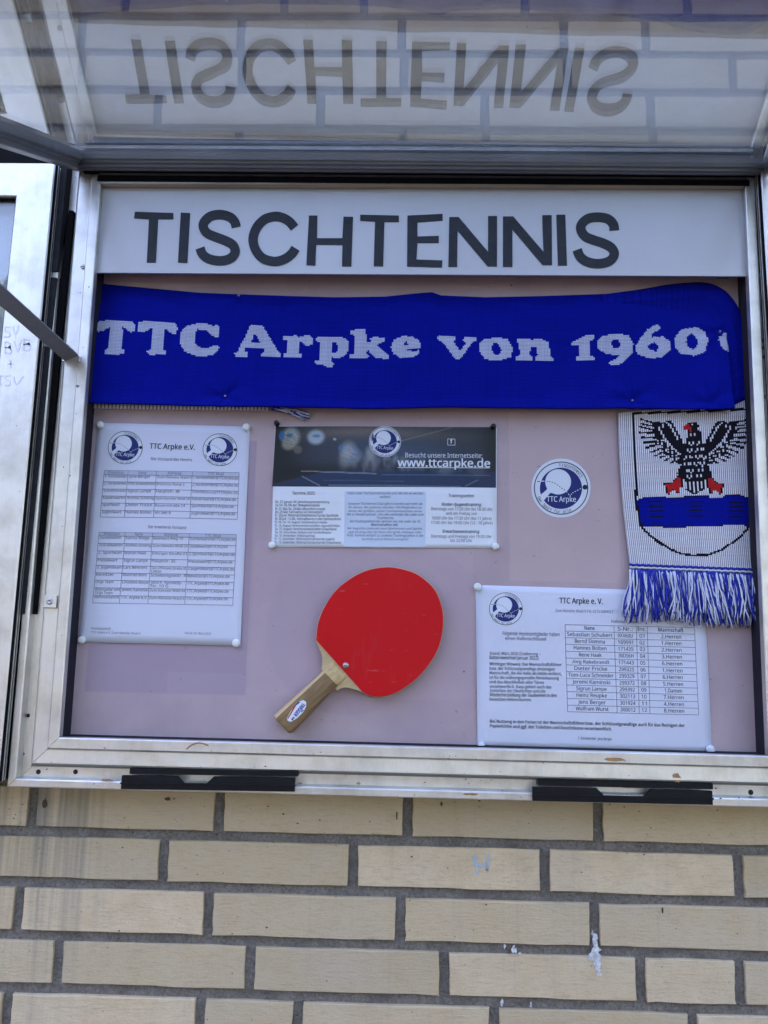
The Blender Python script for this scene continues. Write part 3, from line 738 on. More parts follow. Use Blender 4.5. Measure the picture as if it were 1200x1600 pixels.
for p in LET: mk |= inpoly(Xc, Zc, p)
for p in HOL: mk &= ~inpoly(Xc, Zc, p)
grid_cloth('text_band', X, Z, Yf, mk.astype(int), [M['kblue'], M['kwhite']], nu, nv, 3.0, scarf)
# turned-over blue fold behind the right end of the band
FY = -15.5
outl = [(940, 460), (1000, 452), (1040, 445), (1085, 441), (1110, 443), (1130, 452), (1146, 468), (1157, 488), (1164, 515), (1168, 560), (1171, 622)]
P = smooth_line([at(x, y, FY)[[0, 2]] for x, y in outl], 5)
inn = smooth_line([at(x, y, FY)[[0, 2]] for x, y in [(940, 500), (1000, 500), (1040, 500), (1080, 500), (1095, 502), (1105, 510), (1112, 520), (1116, 535), (1118, 550), (1120, 580), (1120, 645)]], 5)
na = len(P)-1; nb = 16
X = np.array([[P[i][0]*(1-j/nb)+inn[i][0]*j/nb for i in range(na+1)] for j in range(nb, -1, -1)])
Z = np.array([[P[i][1]*(1-j/nb)+inn[i][1]*j/nb for i in range(na+1)] for j in range(nb, -1, -1)])
J = np.array([[j/nb for i in range(na+1)] for j in range(nb, -1, -1)])
grid_cloth('turned_fold', X, Z, FY-3.2*np.sin(np.pi*np.clip(J*1.6, 0, 1))-.5*np.sin(J*21), np.zeros((nb, na), int), [M['kblue']], na, nb, 2.5, scarf)
# crest end
CY = -16.5
cD = lambda pts: [tuple(at(980+p[0]/10.66, 640+p[1]/10.66, CY)[[0, 2]]) for p in pts]
cF = lambda pts: [tuple(at(940+p[0]/4, 600+p[1]/4, CY)[[0, 2]]) for p in pts]
AXM = 1117
mir = lambda pts: [(2*AXM-p[0], p[1]) for p in pts]
nu, nv = 69, 118
q = [at(966, 645, CY), at(1176, 622, CY), at(1192, 893, CY), at(985, 886, CY)]
U, Vv = np.meshgrid(np.linspace(0, 1, nu+1), np.linspace(0, 1, nv+1))
top = np.array(q[0])*(1-U[..., None])+np.array(q[1])*U[..., None]
bot = np.array(q[3])*(1-U[..., None])+np.array(q[2])*U[..., None]
G = bot*(1-Vv[..., None])+top*Vv[..., None]
X, Z = G[..., 0].copy(), G[..., 2].copy()
X += 3.0*np.sin(np.pi*(1-Vv))*(1-U)*-1.0
Yf = CY-.6*np.sin(X/23+Z/50)-.8*np.sin(Z/35)*U-1.2*(1-Vv)
Xc, Zc = (X[:-1, :-1]+X[1:, 1:])/2, (Z[:-1, :-1]+Z[1:, 1:])/2
mi = np.zeros(Xc.shape, int)
def paint(poly, c): mi[inpoly(Xc, Zc, poly)] = c
def stroke(pts, w_, c, cv=cD):
    L, Rr = ribbon([np.array(p, float) for p in pts], w_); paint(cv([tuple(p) for p in L+Rr[::-1]]), c)
# shield
sh = [(195, 185), (205, 400), (218, 735), (240, 880), (265, 910), (330, 970), (420, 1030), (500, 1062), (560, 1072), (660, 1070), (740, 1040), (850, 970), (915, 905), (950, 740)]
band = [(220, 730), (275, 708), (400, 705), (400, 715), (510, 715), (515, 705), (665, 702), (670, 712), (760, 712), (765, 695), (850, 695), (950, 720), (950, 790), (915, 890), (880, 878), (790, 880), (650, 890), (535, 885), (530, 895), (390, 895), (385, 885), (262, 890), (238, 840)]
paint(cF([(p[0]+(585-p[0])*-.012, p[1]+(800-p[1])*-.045) for p in band]), 2)
paint(cF(band), 1)
for k in range(len(sh)-1): stroke([sh[k], sh[k+1]], 14, 2, cF)
stroke([(195, 185), (920, 158)], 14, 2, cF)
for cx_ in (340, 590, 840):
    for yy in (738, 765, 792, 828): stroke([(cx_-42, yy), (cx_+42, yy)], 9, 2, cF)
for side_ in (lambda p: p, mir):
    P_ = lambda pts, c: paint(cD(side_(pts)), c)
    S_ = lambda pts, w_, c: stroke(side_(pts), w_, c)
    P_([(390, 200), (530, 195), (545, 220), (610, 210), (640, 190), (720, 185), (750, 220), (790, 280), (820, 330), (870, 430), (910, 500), (940, 580), (980, 640), (1000, 900), (870, 920), (830, 910), (790, 850), (690, 780), (600, 740), (560, 640), (520, 560), (480, 500), (460, 430), (440, 320), (400, 230)], 2)
    for a, b_, t_ in (((215, 160), (430, 225), 26), ((230, 240), (440, 285), 24), ((180, 278), (450, 345), 28), ((188, 388), (470, 385), 36), ((225, 470), (490, 465), 36), ((250, 560), (520, 530), 34), ((300, 640), (540, 570), 44), ((390, 722), (580, 640), 30), ((450, 782), (620, 700), 28), ((530, 808), (680, 750), 26), ((595, 862), (740, 790), 28), ((715, 890), (830, 850), 26)):
        S_([a, b_], t_, 2)
    for i, yy in enumerate(range(520, 880, 36)):
        for k in range(3):
            xx = 500+(yy-520)*.85+k*52-(i % 2)*26
            S_([(xx, yy), (xx+24, yy)], 22, 0)
    S_([(520, 285), (560, 380), (620, 490), (700, 590), (800, 680), (872, 752)], 30, 0)
    S_([(650, 215), (720, 270), (780, 380), (852, 515)], 30, 0)
    S_([(575, 245), (612, 295)], 26, 0)
    foot = [(830, 1130), (885, 1130), (890, 1220), (890, 1290), (860, 1300), (855, 1380), (800, 1380), (790, 1340), (740, 1340), (720, 1390), (680, 1390), (670, 1310), (640, 1270), (640, 1235), (740, 1230), (780, 1190)]
    fc = np.mean(foot, axis=0)
    P_([tuple(fc+(np.array(p)-fc)*1.22) for p in foot], 2); P_(foot, 3)
    P_([(860, 925), (930, 925), (960, 1000), (950, 1150), (900, 1180), (850, 1110), (830, 1060), (860, 1000)], 2)
paint(cD([(1005, 350), (1228, 350), (1240, 500), (1290, 620), (1330, 760), (1330, 930), (1300, 1040), (1290, 1195), (944, 1195), (934, 1040), (904, 930), (904, 760), (944, 620), (994, 500)]), 2)
for r_, yy in enumerate((400, 530, 645, 760, 875, 990, 1085)):
    hw = (60, 115, 165, 205, 205, 175, 150)[r_]
    for k in range(-5, 6):
        xx = AXM+k*54+(27 if r_ % 2 else 0)
        if abs(xx-AXM) > hw: continue
        stroke([(xx, yy), (xx, yy+46)], 24, 0); 
        if k % 2 == 0: stroke([(xx+27, yy+46), (xx+27, yy+74)], 22, 0)
paint(cD([(950, 1190), (1284, 1190), (1284, 1325), (AXM, 1420), (950, 1325)]), 2)
for xx in (985, 1050, 1117, 1184, 1249):
    yb = 1310 if abs(xx-AXM) > 100 else 1350 if abs(xx-AXM) > 40 else 1385
    stroke([(xx, 1205), (xx, yb)], 30, 0)
paint(cD([(1005, 212), (1165, 212), (1175, 238), (1218, 248), (1200, 292), (1170, 300), (1165, 390), (1000, 390), (1008, 330), (1000, 290)]), 2)
paint(cD([(935, 290), (980, 248), (1045, 252), (1062, 310), (1085, 340), (1052, 372), (1020, 330), (945, 328)]), 3)
stroke([(1072, 252), (1104, 252)], 28, 0)
grid_cloth('crest_end', X, Z, Yf, mi, [M['kwhite2'], M['kblue2'], M['kblack'], M['kred']], nu, nv, 2.5, scarf)
# seam and fringe
hm = MB()
h0, h1 = at(984, 884, CY-3), at(1190, 892, CY-3)
for k, (dz, r_) in enumerate(((1.5, 1.6), (-2.0, 1.4), (-5.5, 1.6))):
    hm.tube([h0+(h1-h0)*t+np.array([0, .4*math.sin(t*90+k), dz+.5*math.sin(t*140+k)]) for t in np.linspace(0, 1, 120)], r_, 5, k % 2)
hm.build('fringe_seam', [M['yblue'], M['ywhite']], scarf, True)
fg = MB(); rr = random.Random(21)
for k in range(470):
    t = rr.random(); base = h0+(h1-h0)*t+np.array([0, rr.uniform(-1, 2), -5])
    cl = (round(t*20)/20-t)*30
    L_ = rr.uniform(52, 74)*(1-.08*max(0, math.sin(t*9-1)))
    lean = (-7 if t < .14 else 2)+rr.gauss(0, 6)+(10 if t > .5 else 0)*rr.random()
    wob = rr.uniform(1.5, 4); ph = rr.uniform(0, 6); yd = rr.uniform(-7, 1.5)
    pts = []
    for i in range(9):
        s = i/8
        pts.append(base+np.array([cl*s*.6+lean*s**1.3+wob*math.sin(ph+s*5.5)*s, yd*math.sin(s*2.2)-1.0*s+(4 if t > .55 else 0)*s*.3, -L_*s+(6*math.sin(s*3)*rr.random() if t > .5 else 0)]))
    for p in pts: p[1] = min(p[1], -12.5)
    fg.tube(pts, [.95]*8+[.75], 5, 1 if rr.random() < .45 else 0, True)
o = fg.build('fringe', [M['yblue'], M['ywhite']], scarf, True); o['kind'] = 'stuff'
# small end of the other fringe peeping out below the band, and the pale hem of the back layer
fg = MB()
for k in range(46):
    b0 = at(rr.uniform(424, 446), 637+rr.uniform(0, 4), -15); e0 = at(483+rr.uniform(-16, 1), 651+rr.uniform(-6, 5), -15)
    pts = [b0+(e0-b0)*s+np.array([0, rr.uniform(-2, 1), rr.uniform(-.8, .8)+1.5*math.sin(s*3)]) for s in np.linspace(0, 1, 6)]
    fg.tube(pts, .8, 4, 1 if rr.random() < .5 else 0)
o = fg.build('fringe', [M['yblue'], M['ywhite']], scarf, True); o['kind'] = 'stuff'
xs = np.linspace(at(135, 634, -14)[0], at(420, 640, -14)[0], 50)
zt_ = np.array([botf(x) for x in xs])
X = np.array([xs, xs]); Z = np.array([zt_-3.4+3.0*np.clip((xs-xs[0])/(xs[-1]-xs[0]), 0, 1)**2, zt_+6])
grid_cloth('back_layer_hem', X, Z, np.full(X.shape, -14.6), np.zeros((1, 49), int), [M['kwhite2']], 49, 1, 1.5, scarf)

# ------------------------------------------------------------------ text
_tc = {}
FONTS = {}
for key_, fn_ in (('sans', 'NotoSansMath-Regular.woff2'), ('umlaut', 'Noto Sans CJK Regular.woff2')):
    try:
        FONTS[key_] = bpy.data.fonts.load(bpy.utils.system_resource('DATAFILES', path='fonts')+'/'+fn_)   # font shipped with Blender
    except Exception:
        pass
FSC = {'sans': 1.0, 'umlaut': 1.0}
def st_ascii(t): return all(ord(c) < 128 for c in t)
def text_mesh(s, bold=0.0):
    key = (s, bold)
    if key in _tc: return _tc[key]
    cu = bpy.data.curves.new('t', 'FONT'); cu.body = s; cu.size = 1.0
    fk = 'sans' if st_ascii(s) else 'umlaut'
    if fk in FONTS: cu.font = FONTS[fk]
    cu.resolution_u = 2; cu.fill_mode = 'FRONT'; cu.offset = bold*.9
    ob = bpy.data.objects.new('t', cu); COL.objects.link(ob)
    dg = bpy.context.evaluated_depsgraph_get(); dg.update()
    me = ob.evaluated_get(dg).to_mesh()
    v = np.empty(len(me.vertices)*3); me.vertices.foreach_get('co', v); v = v.reshape(-1, 3)[:, :2]*FSC[fk]
    f = [list(p.vertices) for p in me.polygons]
    ob.evaluated_get(dg).to_mesh_clear(); bpy.data.objects.remove(ob); bpy.data.curves.remove(cu)
    _tc[key] = (v, f); return v, f

FSC['sans'] = .72/text_mesh('H')[0][:, 1].max(); FSC['umlaut'] = .70/text_mesh('xß')[0][:, 1].max(); _tc.clear()
class Sheet:
    def __init__(s, corners, Y, bow=1.5, seed=0, amp=.5, th=.25):
        """corners px TL TR BR BL"""
        s.Y = Y; s.c = [at(x, y, Y) for x, y in corners]; s.bow = bow; s.seed = seed; s.amp = amp; s.th = th
        s.o = s.c[3]; s.e1 = s.c[2]-s.c[3]; s.e2 = s.c[0]-s.c[3]
        s.A = np.linalg.inv(np.array([[s.e1[0], s.e2[0]], [s.e1[2], s.e2[2]]]))
    def h(s, u, v):
        return -(s.bow*(np.sin(np.pi*np.clip(u, 0, 1))*.6+np.sin(np.pi*np.clip(v, 0, 1))*.6) + s.amp*(np.sin(u*7+s.seed)*np.sin(v*5+s.seed*2)+.6*np.sin(v*11+s.seed)))-.4
    def map(s, x, z, lift):
        uv = s.A @ np.array([x-s.o[0], z-s.o[2]])
        return (x, s.Y+float(s.h(uv[0], uv[1]))-lift, z)
    def px(s, x, y, lift): p = at(x, y, s.Y); return s.map(p[0], p[2], lift)
    def sheet(s, mat, parent, name='paper', nu=26, nv=26, u0=0, u1=1, v0=0, v1=1, lift=0.0):
        F = []; 
        for j in range(nv+1):
            for i in range(nu+1):
                u = u0+(u1-u0)*i/nu; v = v0+(v1-v0)*j/nv
                b_ = s.c[3]*(1-u)+s.c[2]*u; t = s.c[0]*(1-u)+s.c[1]*u; p = b_*(1-v)+t*v
                F.append(s.map(p[0], p[2], lift))
        n = len(F); B = [(p[0], p[1]+s.th, p[2]) for p in F]; f = []; W_ = nu+1
        for j in range(nv):
            for i in range(nu):
                a = j*W_+i; f.append((a, a+1, a+W_+1, a+W_)); f.append((n+a, n+a+W_, n+a+W_+1, n+a+1))
        bd = list(range(W_))+[j*W_+nu for j in range(1, nv+1)]+[nv*W_+i for i in range(nu-1, -1, -1)]+[j*W_ for j in range(nv-1, 0, -1)]
        for k in range(len(bd)): p, q = bd[k], bd[(k+1) % len(bd)]; f.append((q, p, p+n, q+n))
        return mesh(name, F+B, f, mat, parent, True)
    def text(s, mb, st, p0, p1, size, lift=.35, bold=0.0, mi=0, fit=True):
        """p0, p1 px: left and right end at mid x-height; size = px font size"""
        v, f = text_mesh(st)
        if len(v) == 0: return
        a, b_ = at(*p0, s.Y), at(*p1, s.Y); d = b_-a; L = np.linalg.norm(d); d = d/L; up = np.array([-d[2], 0, d[0]])
        px = np.linalg.norm(at(p0[0]+10, p0[1], s.Y)-a)/10; sz = size*px
        x0, x1 = v[:, 0].min(), v[:, 0].max()
        kx = L/(x1-x0) if fit else sz
        c0 = 0 if fit else (L-(x1-x0)*sz)/2
        # heavier type is struck several times with a small shift
        for k_, (sx_, sy_) in enumerate(((0, 0),) if not bold else ((-.7, -.4), (.7, .4), (.7, -.4), (-.7, .4))):
            out = []
            for q in v:
                w_ = a+d*((q[0]-x0)*kx+c0+sx_*bold*sz)+up*((q[1]-.27+sy_*bold)*sz); out.append(s.map(w_[0], w_[2], lift+.03*k_))
            mb.add(out, f, mi)
    def line(s, mb, p0, p1, wpx, lift=.3, mi=0, n=6):
        pts = [np.array(p0, float)+(np.array(p1, float)-np.array(p0, float))*k/n for k in range(n+1)]
        L, Rr = ribbon(pts, wpx)
        v = [s.px(*p, lift) for p in L+Rr]; mb.add(v, [(i, i+1, n+2+i, n+1+i) for i in range(n)], mi)
    def poly(s, mb, pts, lift, mi): mb.add([s.px(*p, lift) for p in pts], [list(range(len(pts)))], mi)
    def patch(s, mb, q, lift, mi, n=12):
        v = []
        for j in range(n+1):
            for i in range(n+1):
                a = np.array(q[0])*(1-i/n)+np.array(q[1])*i/n; b_ = np.array(q[3])*(1-i/n)+np.array(q[2])*i/n
                v.append(s.px(*(a*(1-j/n)+b_*j/n), lift))
        mb.add(v, [(j*(n+1)+i, j*(n+1)+i+1, (j+1)*(n+1)+i+1, (j+1)*(n+1)+i) for j in range(n) for i in range(n)], mi)
    def disc(s, mb, c, rx, ry, lift, mi, n=40, r0=0):
        P = [(c[0]+rx*math.cos(2*math.pi*k/n), c[1]+ry*math.sin(2*math.pi*k/n)) for k in range(n)]
        if not r0: s.poly(mb, P, lift, mi)
        else:
            Q = [(c[0]+rx*r0*math.cos(2*math.pi*k/n), c[1]+ry*r0*math.sin(2*math.pi*k/n)) for k in range(n)]
            v = [s.px(*p, lift) for p in P+Q]; mb.add(v, [(k, (k+1) % n, n+(k+1) % n, n+k) for k in range(n)], mi)
LOGO_M = [M['whiteprint'], M['navy'], M['ink'], M['greyink']]
def logo(sh, parent, c, rx, ry, rot, ring=True, mats=None, text=True, big=1.0):
    """club badge: white disc, thin ring, blue disc with a white bat, dashed ball track, ball"""
    mb = MB(); ca, sa = math.cos(rot), math.sin(rot)
    # reference picture: centre 565,580 radius 432 in the sticker close-up
    def T(p): x, y = (p[0]-565)/432, (p[1]-582)/418; return (c[0]+rx*(x*ca-y*sa), c[1]+ry*(x*sa+y*ca))
    sh.disc(mb, c, rx, ry, .20, 0)
    if ring: sh.disc(mb, c, rx*.965, ry*.965, .30, 2, r0=.965)
    cc = T((563, 585)); sh.disc(mb, cc, rx*.75, ry*.75, .32, 1)
    hd = [T((520+198*math.cos(a), 487+192*math.sin(a))) for a in np.linspace(0, 2*math.pi, 36, endpoint=False)]
    sh.poly(mb, hd, .40, 0)
    sh.poly(mb, [T(p) for p in ((322, 500), (352, 580), (345, 605), (245, 690), (225, 700), (290, 775), (305, 765), (400, 655), (450, 660), (500, 680), (600, 560), (400, 480))], .41, 0)
    tr = smooth_line([(345, 478), (420, 490), (500, 528), (570, 580), (640, 630), (700, 700)], 4)
    for k in range(0, len(tr)-1, 2):
        P, Q = T(tr[k]), T(tr[k+1]); col = 2 if tr[k][0] < 630 else 0; sh.line(mb, P, Q, rx*.028, .46, col, 1)
    tr = smooth_line([(705, 700), (740, 655), (810, 620), (880, 580)], 4)
    for k in range(0, len(tr)-1, 2): sh.line(mb, T(tr[k]), T(tr[k+1]), rx*.028, .46, 0, 1)
    sh.line(mb, T((200, 485)), T((240, 480)), rx*.03, .46, 2, 1); sh.line(mb, T((262, 478)), T((310, 476)), rx*.03, .46, 0, 1)
    b0 = T((932, 568)); sh.disc(mb, b0, rx*.09, ry*.09, .44, 2, 20)
    sh.text(mb, 'TTC Arpke', T((345, 757)), T((792, 762)), rx*.27, .48, .012, 0)
    def arc(st, a0, a1, r_, inward, size):
        n = len(st)
        for k, chh in enumerate(st):
            if chh == ' ': continue
            a = a0+(a1-a0)*(k+.5)/n; da = abs(a1-a0)/n*.40
            aa, ab = (a-da, a+da) if not inward else (a+da, a-da)
            P = T((565+432*r_*math.cos(aa), 582+418*r_*math.sin(aa))); Q = T((565+432*r_*math.cos(ab), 582+418*r_*math.sin(ab)))
            sh.text(mb, chh, P, Q, size, .48, .01, 3, False)
    if text:
        arc('TISCHTENNIS', R(-96), R(-28), .82, False, rx*.15)
        arc('Der Sport für alle', R(158), R(66), .87, True, rx*.15)
    return mb.build('logo', LOGO_M, parent)

# ------------------------------------------------------------------ notice sheet at the left
S1 = Sheet([(153, 661), (391, 667), (376, 1009), (123, 1003)], PY, 3.0, 1, .8)
n1 = thing('notice_sheet', 'white notice sheet with two tables of names and two round badges, pinned at the left', 'notice', (S1.o[0], PY, S1.o[2]))
S1.sheet(M['paper'], n1)
z1 = lambda x, y: (120+x/4.21, 640+y/4.21)
logo(S1, n1, z1(322, 252), 28.3, 27, R(2)); logo(S1, n1, z1(944, 266), 28.0, 26.5, R(2))
tx = MB(); SL = 18/640
def t1(st, xa, y, xb, size, bold=0, mi=0):
    S1.text(tx, st, z1(xa, y), z1(xb, y+(xb-xa)*SL), size/4.21, bold=bold, mi=mi)
t1('TTC Arpke e.V.', 483, 246, 780, 48, .022); t1('Der Vorstand des Vereins', 493, 328, 762, 28, 0, 1)
t1('Der erweiterte Vorstand', 478, 775, 725, 28, 0, 1)
def table(S, tx, zf, cols_t, cols_b, ys, heads, rows_, size, hfill=True, tl=.7, off=.45):
    """cols_t/cols_b: x of the vertical lines at the top and bottom; ys: y of the rules at the left edge (right edge = +slope)"""
    y0, y1 = ys[0], ys[-1]
    def X(k, y): t = (y-y0)/(y1-y0); return cols_t[k]*(1-t)+cols_b[k]*t
    def Yr(x, y): return y+(x-X(0, y))*table.slope
    if hfill:
        S.patch(tx, [zf(X(0, ys[0]), ys[0]), zf(X(-1, ys[0]), Yr(X(-1, ys[0]), ys[0])), zf(X(-1, ys[1]), Yr(X(-1, ys[1]), ys[1])), zf(X(0, ys[1]), ys[1])], .25, 3)
    for y in ys: S.line(tx, zf(X(0, y), y), zf(X(-1, y), Yr(X(-1, y), y)), tl, .32, 2, 8)
    for k in range(len(cols_t)): S.line(tx, zf(X(k, y0), Yr(X(k, y0), y0)), zf(X(k, y1), Yr(X(k, y1), y1)), tl, .33, 2, 8)
    for r_, row in enumerate([heads]+rows_):
        ya, yb = ys[r_], ys[r_+1]
        for k, st in enumerate(row):
            if not st: continue
            wl = X(k+1, ya)-X(k, ya)-12
            for li, part_ in enumerate(st.split('\n')):
                cw = table.cw*size*len(part_)
                cw = min(cw, wl)
                y = (ya+size*off+li*size*.85) if r_ else (ya+yb)/2
                xs_ = X(k, ya)+(wl-cw)/2+6 if (r_ == 0 or table.center) else X(k, ya)+6
                S.text(tx, part_, zf(xs_, Yr(xs_, y)), zf(xs_+cw, Yr(xs_+cw, y)), size/table.sc, mi=1, bold=table.hb if r_ == 0 else table.bb)
table.slope, table.cw, table.sc, table.center, table.hb, table.bb = .0165, .50, 4.21, False, 0, 0.0
table(S1, tx, z1, [185, 343, 530, 765, 1070], [158, 318, 512, 750, 1057], [402, 430, 476, 524, 570, 616, 664, 708],
      ['Position', 'Name', 'Adresse', 'TTC Mail'],
      [['1. Vorsitzender', 'Jens Berger', 'Zum Hämeler Wald 9', '1.Vorsitzender@TTCArpke.de'], ['2. Vorsitzender', 'Otto Schwedhelm', 'Brümmer Kamp 2', '2.Vorsitzender@TTCArpke.de'],
       ['Schriftführerin', 'Sigrun Lampe', 'Hauptstr. 8E', 'Schriftführer@TTCArpke.de'], ['Kassenwartin', 'Andrea Schilling', 'Zum Hämeler Wald 1A', 'Kassenwart@TTCArpke.de'],
       ['Sportwart', 'Dieter Fricke', 'Bauernstraße 14', 'Sportwart@TTCArpke.de'], ['Jugendwart', 'Hannes Bolten', 'Im See 6', 'Jugendwart@TTCArpke.de']], 26)
table(S1, tx, z1, [150, 324, 506, 746, 1052], [108, 285, 472, 714, 1028], [808, 832, 880, 930, 980, 1026, 1074, 1122, 1172, 1222, 1272],
      ['Position', 'Name', 'Adresse', 'TTC Mail'],
      [['Damenwartin', 'Karina Wolge', 'Beerwurt Weg 10', 'Damenwartin@TTCArpke.de'], ['Sozialwartin', 'Andrea Schilling', 'Zum Hämeler Wald 1A', 'Sozialwart@TTCArpke'], ['2. Sportwart', 'Marcel Haak', 'Elbinger Straße 21', '2.Sportwart@TTCArpke.de'],
       ['Pressewart', 'Sigrun Lampe', 'Hauptstr. 8E', 'Pressewart@TTCArpke.de'], ['2. Jugendwart', 'Lars Behrens', 'Von-Uthmann Straße 32\nUetze', '2.Jugendwart@TTCArpke.de'], ['Beisitzer', 'Manfred Born', 'Scheiblingswstr. 4', 'Beisitzer@TTCArpke.de'],
       ['Orga Team', 'Christine Bosse', 'John F. Kennedy-\nStr. 10 G', 'TTC.Arpke@TTCArpke.de'], ['Webmaster und\nOrga Team', 'Jeremi Kaminski', 'Zum Hämeler Wald 3a', 'TTC.Arpke@TTCArpke.de'], ['Vereinsanschrift', 'TTC Arpke e.V.', 'Zum Hämeler Wald 9', 'TTC.Arpke@TTCArpke.de']], 26)
t1('Vereinsanschrift', 98, 1440, 228, 22, 0, 1); t1('TTC Arpke e.V. Zum Hämeler Wald 9', 98, 1464, 424, 22, 0, 1); t1('Stand: 15. März 2025', 712, 1470, 886, 22, 0, 1)
PR = [M['ink'], M['greyink'], M['inkline'], M['headfill'], M['whiteprint'], M['blueprint'], M['paleblue']]
tx.build('printed_text', PR, n1)

# ------------------------------------------------------------------ flyer in the middle
S2 = Sheet([(430, 666), (776, 669), (776, 857), (424, 855)], PY, 2.4, 3, 1.0)
n2 = thing('flyer', 'wide club flyer with a dark sports hall picture above three columns of text', 'flyer', (S2.o[0], PY, S2.o[2]))
S2.sheet(M['flyerpaper'], n2)
z2 = lambda x, y: (410+x/3.158, 640+y/3.158)
NU, NV = 260, 74
def pic(u, v):
    """printed hall picture: u right, v down in 0..1"""
    x = 52+1100*u; y = 84+300*v
    c = np.stack([52+18*v+0*u, 58+20*v, 70+22*v], -1)
    wrm = np.exp(-((y-(105+60*np.abs(u-.42)**1.2))/34)**2)*np.exp(-((u-.45)/.42)**2)
    c += wrm[..., None]*np.array([75, 52, 26])
    mid = np.exp(-((u-.62)/.25)**2-((v-.45)/.35)**2); c += mid[..., None]*np.array([22, 34, 46])
    dk = np.exp(-((u-.02)/.09)**2)*.6+np.exp(-((u-1.0)/.06)**2)*.55+np.exp(-((v-.75)/.12)**2)*np.exp(-((u-.18)/.2)**2)*.5
    c *= (1-np.clip(dk, 0, .8))[..., None]
    tb = (y > 303+4*np.sin(u*3)) & (y > 335-(x-200)*.25) & (y < 385)
    c[tb] = np.stack([30+16*v, 62+42*u*(1-u), 104+50*u*(1-u)], -1)[tb]
    def el(cx, cy, rx, ry, col, s=1.0, soft=.25):
        d = np.sqrt(((x-cx)/rx)**2+((y-cy)/ry)**2); k = np.clip((1+soft-d)/(2*soft), 0, 1)*s
        c[:] = c*(1-k[..., None])+np.array(col)*k[..., None]
    el(130, 138, 46, 50, (205, 208, 190), .9); el(120, 175, 34, 28, (190, 180, 150), .8); el(256, 138, 42, 36, (200, 215, 215), .9)
    for (cx, cy, rx, ry, s) in ((420, 205, 38, 42, .8), (440, 240, 46, 40, .7), (400, 250, 26, 46, .5), (530, 215, 24, 34, .75), (532, 262, 36, 34, .6), (610, 258, 20, 36, .6), (655, 255, 14, 28, .7), (690, 258, 18, 26, .5), (780, 270, 30, 24, .45), (900, 300, 40, 22, .5), (850, 240, 60, 26, .25), (1060, 300, 40, 30, .3)):
        el(cx, cy, rx, ry, (196, 196, 184), s, .45)
    el(84, 130, 14, 24, (40, 130, 185), .9); el(125, 128, 16, 9, (45, 125, 165), .85); el(258, 132, 20, 8, (60, 135, 170), .7); el(382, 190, 12, 14, (50, 140, 190), .7)
    el(168, 200, 22, 20, (160, 140, 110), .7); el(350, 148, 8, 6, (220, 220, 200), .8)
    rg = RNG.rand(*u.shape)
    for k in range(46):
        q = RNG.rand(5); el(440+q[0]*660, 252+q[1]*40, 5+q[2]*9, 12+q[3]*16, ((34, 36, 44), (150, 150, 148), (60, 58, 62))[int(q[4]*3)], .35+.3*q[2], .5)
    def ln(x0, y0, x1_, y1_, w_, col, s=.9):
        t = ((x-x0)*(x1_-x0)+(y-y0)*(y1_-y0))/((x1_-x0)**2+(y1_-y0)**2); t = np.clip(t, 0, 1)
        d = np.hypot(x-(x0+t*(x1_-x0)), y-(y0+t*(y1_-y0))); k = np.clip((w_-d)/1.5+.5, 0, 1)*s
        c[:] = c*(1-k[..., None])+np.array(col)*k[..., None]
    ln(190, 306, 560, 318, 2.2, (220, 225, 220)); ln(195, 332, 285, 378, 2.2, (200, 215, 225)); ln(330, 375, 980, 380, 2.2, (170, 200, 225)); ln(590, 322, 1120, 322, 2, (170, 190, 210), .6)
    ln(1000, 378, 1062, 346, 2.2, (190, 205, 220), .8); ln(660, 160, 940, 84, 2.5, (185, 165, 130), .8); ln(300, 350, 700, 356, 1.6, (120, 160, 200), .6)
    for k in range(26):
        a = RNG.rand(2)*np.array([70, 80]); ln(380+a[0], 170+a[1], 395+a[0]+RNG.rand()*50, 180+a[1]+RNG.rand()*30, 1.2, (90, 130, 180), .5)
    for k in range(10): a = RNG.rand(2)*60; ln(95+a[0], 110+a[1], 105+a[0]+RNG.rand()*30, 112+a[1]+RNG.rand()*24, 1.2, (90, 80, 70), .6)
    c *= (.93+.14*rg)[..., None]
    c *= (.62+.25*np.exp(-((u-.3)/.3)**2-((v-.25)/.4)**2))[..., None]*np.array([.98, 1.0, 1.06])
    return np.clip(c, 3, 240)
vv = []; ff = []; W_ = NU+1
for j in range(NV+1):
    for i in range(W_):
        u, v = i/NU, j/NV
        a = np.array(z2(66, 84))*(1-u)+np.array(z2(1152, 88))*u; b_ = np.array(z2(50, 381))*(1-u)+np.array(z2(1152, 387))*u
        vv.append(S2.px(*(a*(1-v)+b_*v), .15))
for j in range(NV):
    for i in range(NU): k = j*W_+i; ff.append((k, k+W_, k+W_+1, k+1))
po = mesh('printed_picture', vv, ff, M['picture'], n2, True)
uu, v_ = np.meshgrid(np.linspace(0, 1, W_), np.linspace(0, 1, NV+1)); cc = pic(uu, v_)/255
cc = np.where(cc <= .04045, cc/12.92, ((cc+.055)/1.055)**2.4).reshape(-1, 3)
at_ = po.data.color_attributes.new('print', 'FLOAT_COLOR', 'POINT'); at_.data.foreach_set('color', np.concatenate([cc, np.ones((len(cc), 1))], 1).ravel())
logo(S2, n2, z2(605, 160), 25.0, 24.0, R(3))
tx = MB()
S2.patch(tx, [z2(407, 404), z2(806, 407), z2(804, 678), z2(403, 676)], .15, 6)
def t2(st, xa, y, xb, size, bold=0, mi=1, lift=.35): S2.text(tx, st, z2(xa, y), z2(xb, y+(xb-xa)*.006), size/3.158, lift, bold, mi)
t2('Besucht unsere Internetseite:', 705, 229, 1085, 33, 0, 4); t2('www.ttcarpke.de', 668, 268, 1122, 56, .03, 4)
S2.line(tx, z2(668, 288), z2(1122, 289), 1.0, .35, 4)
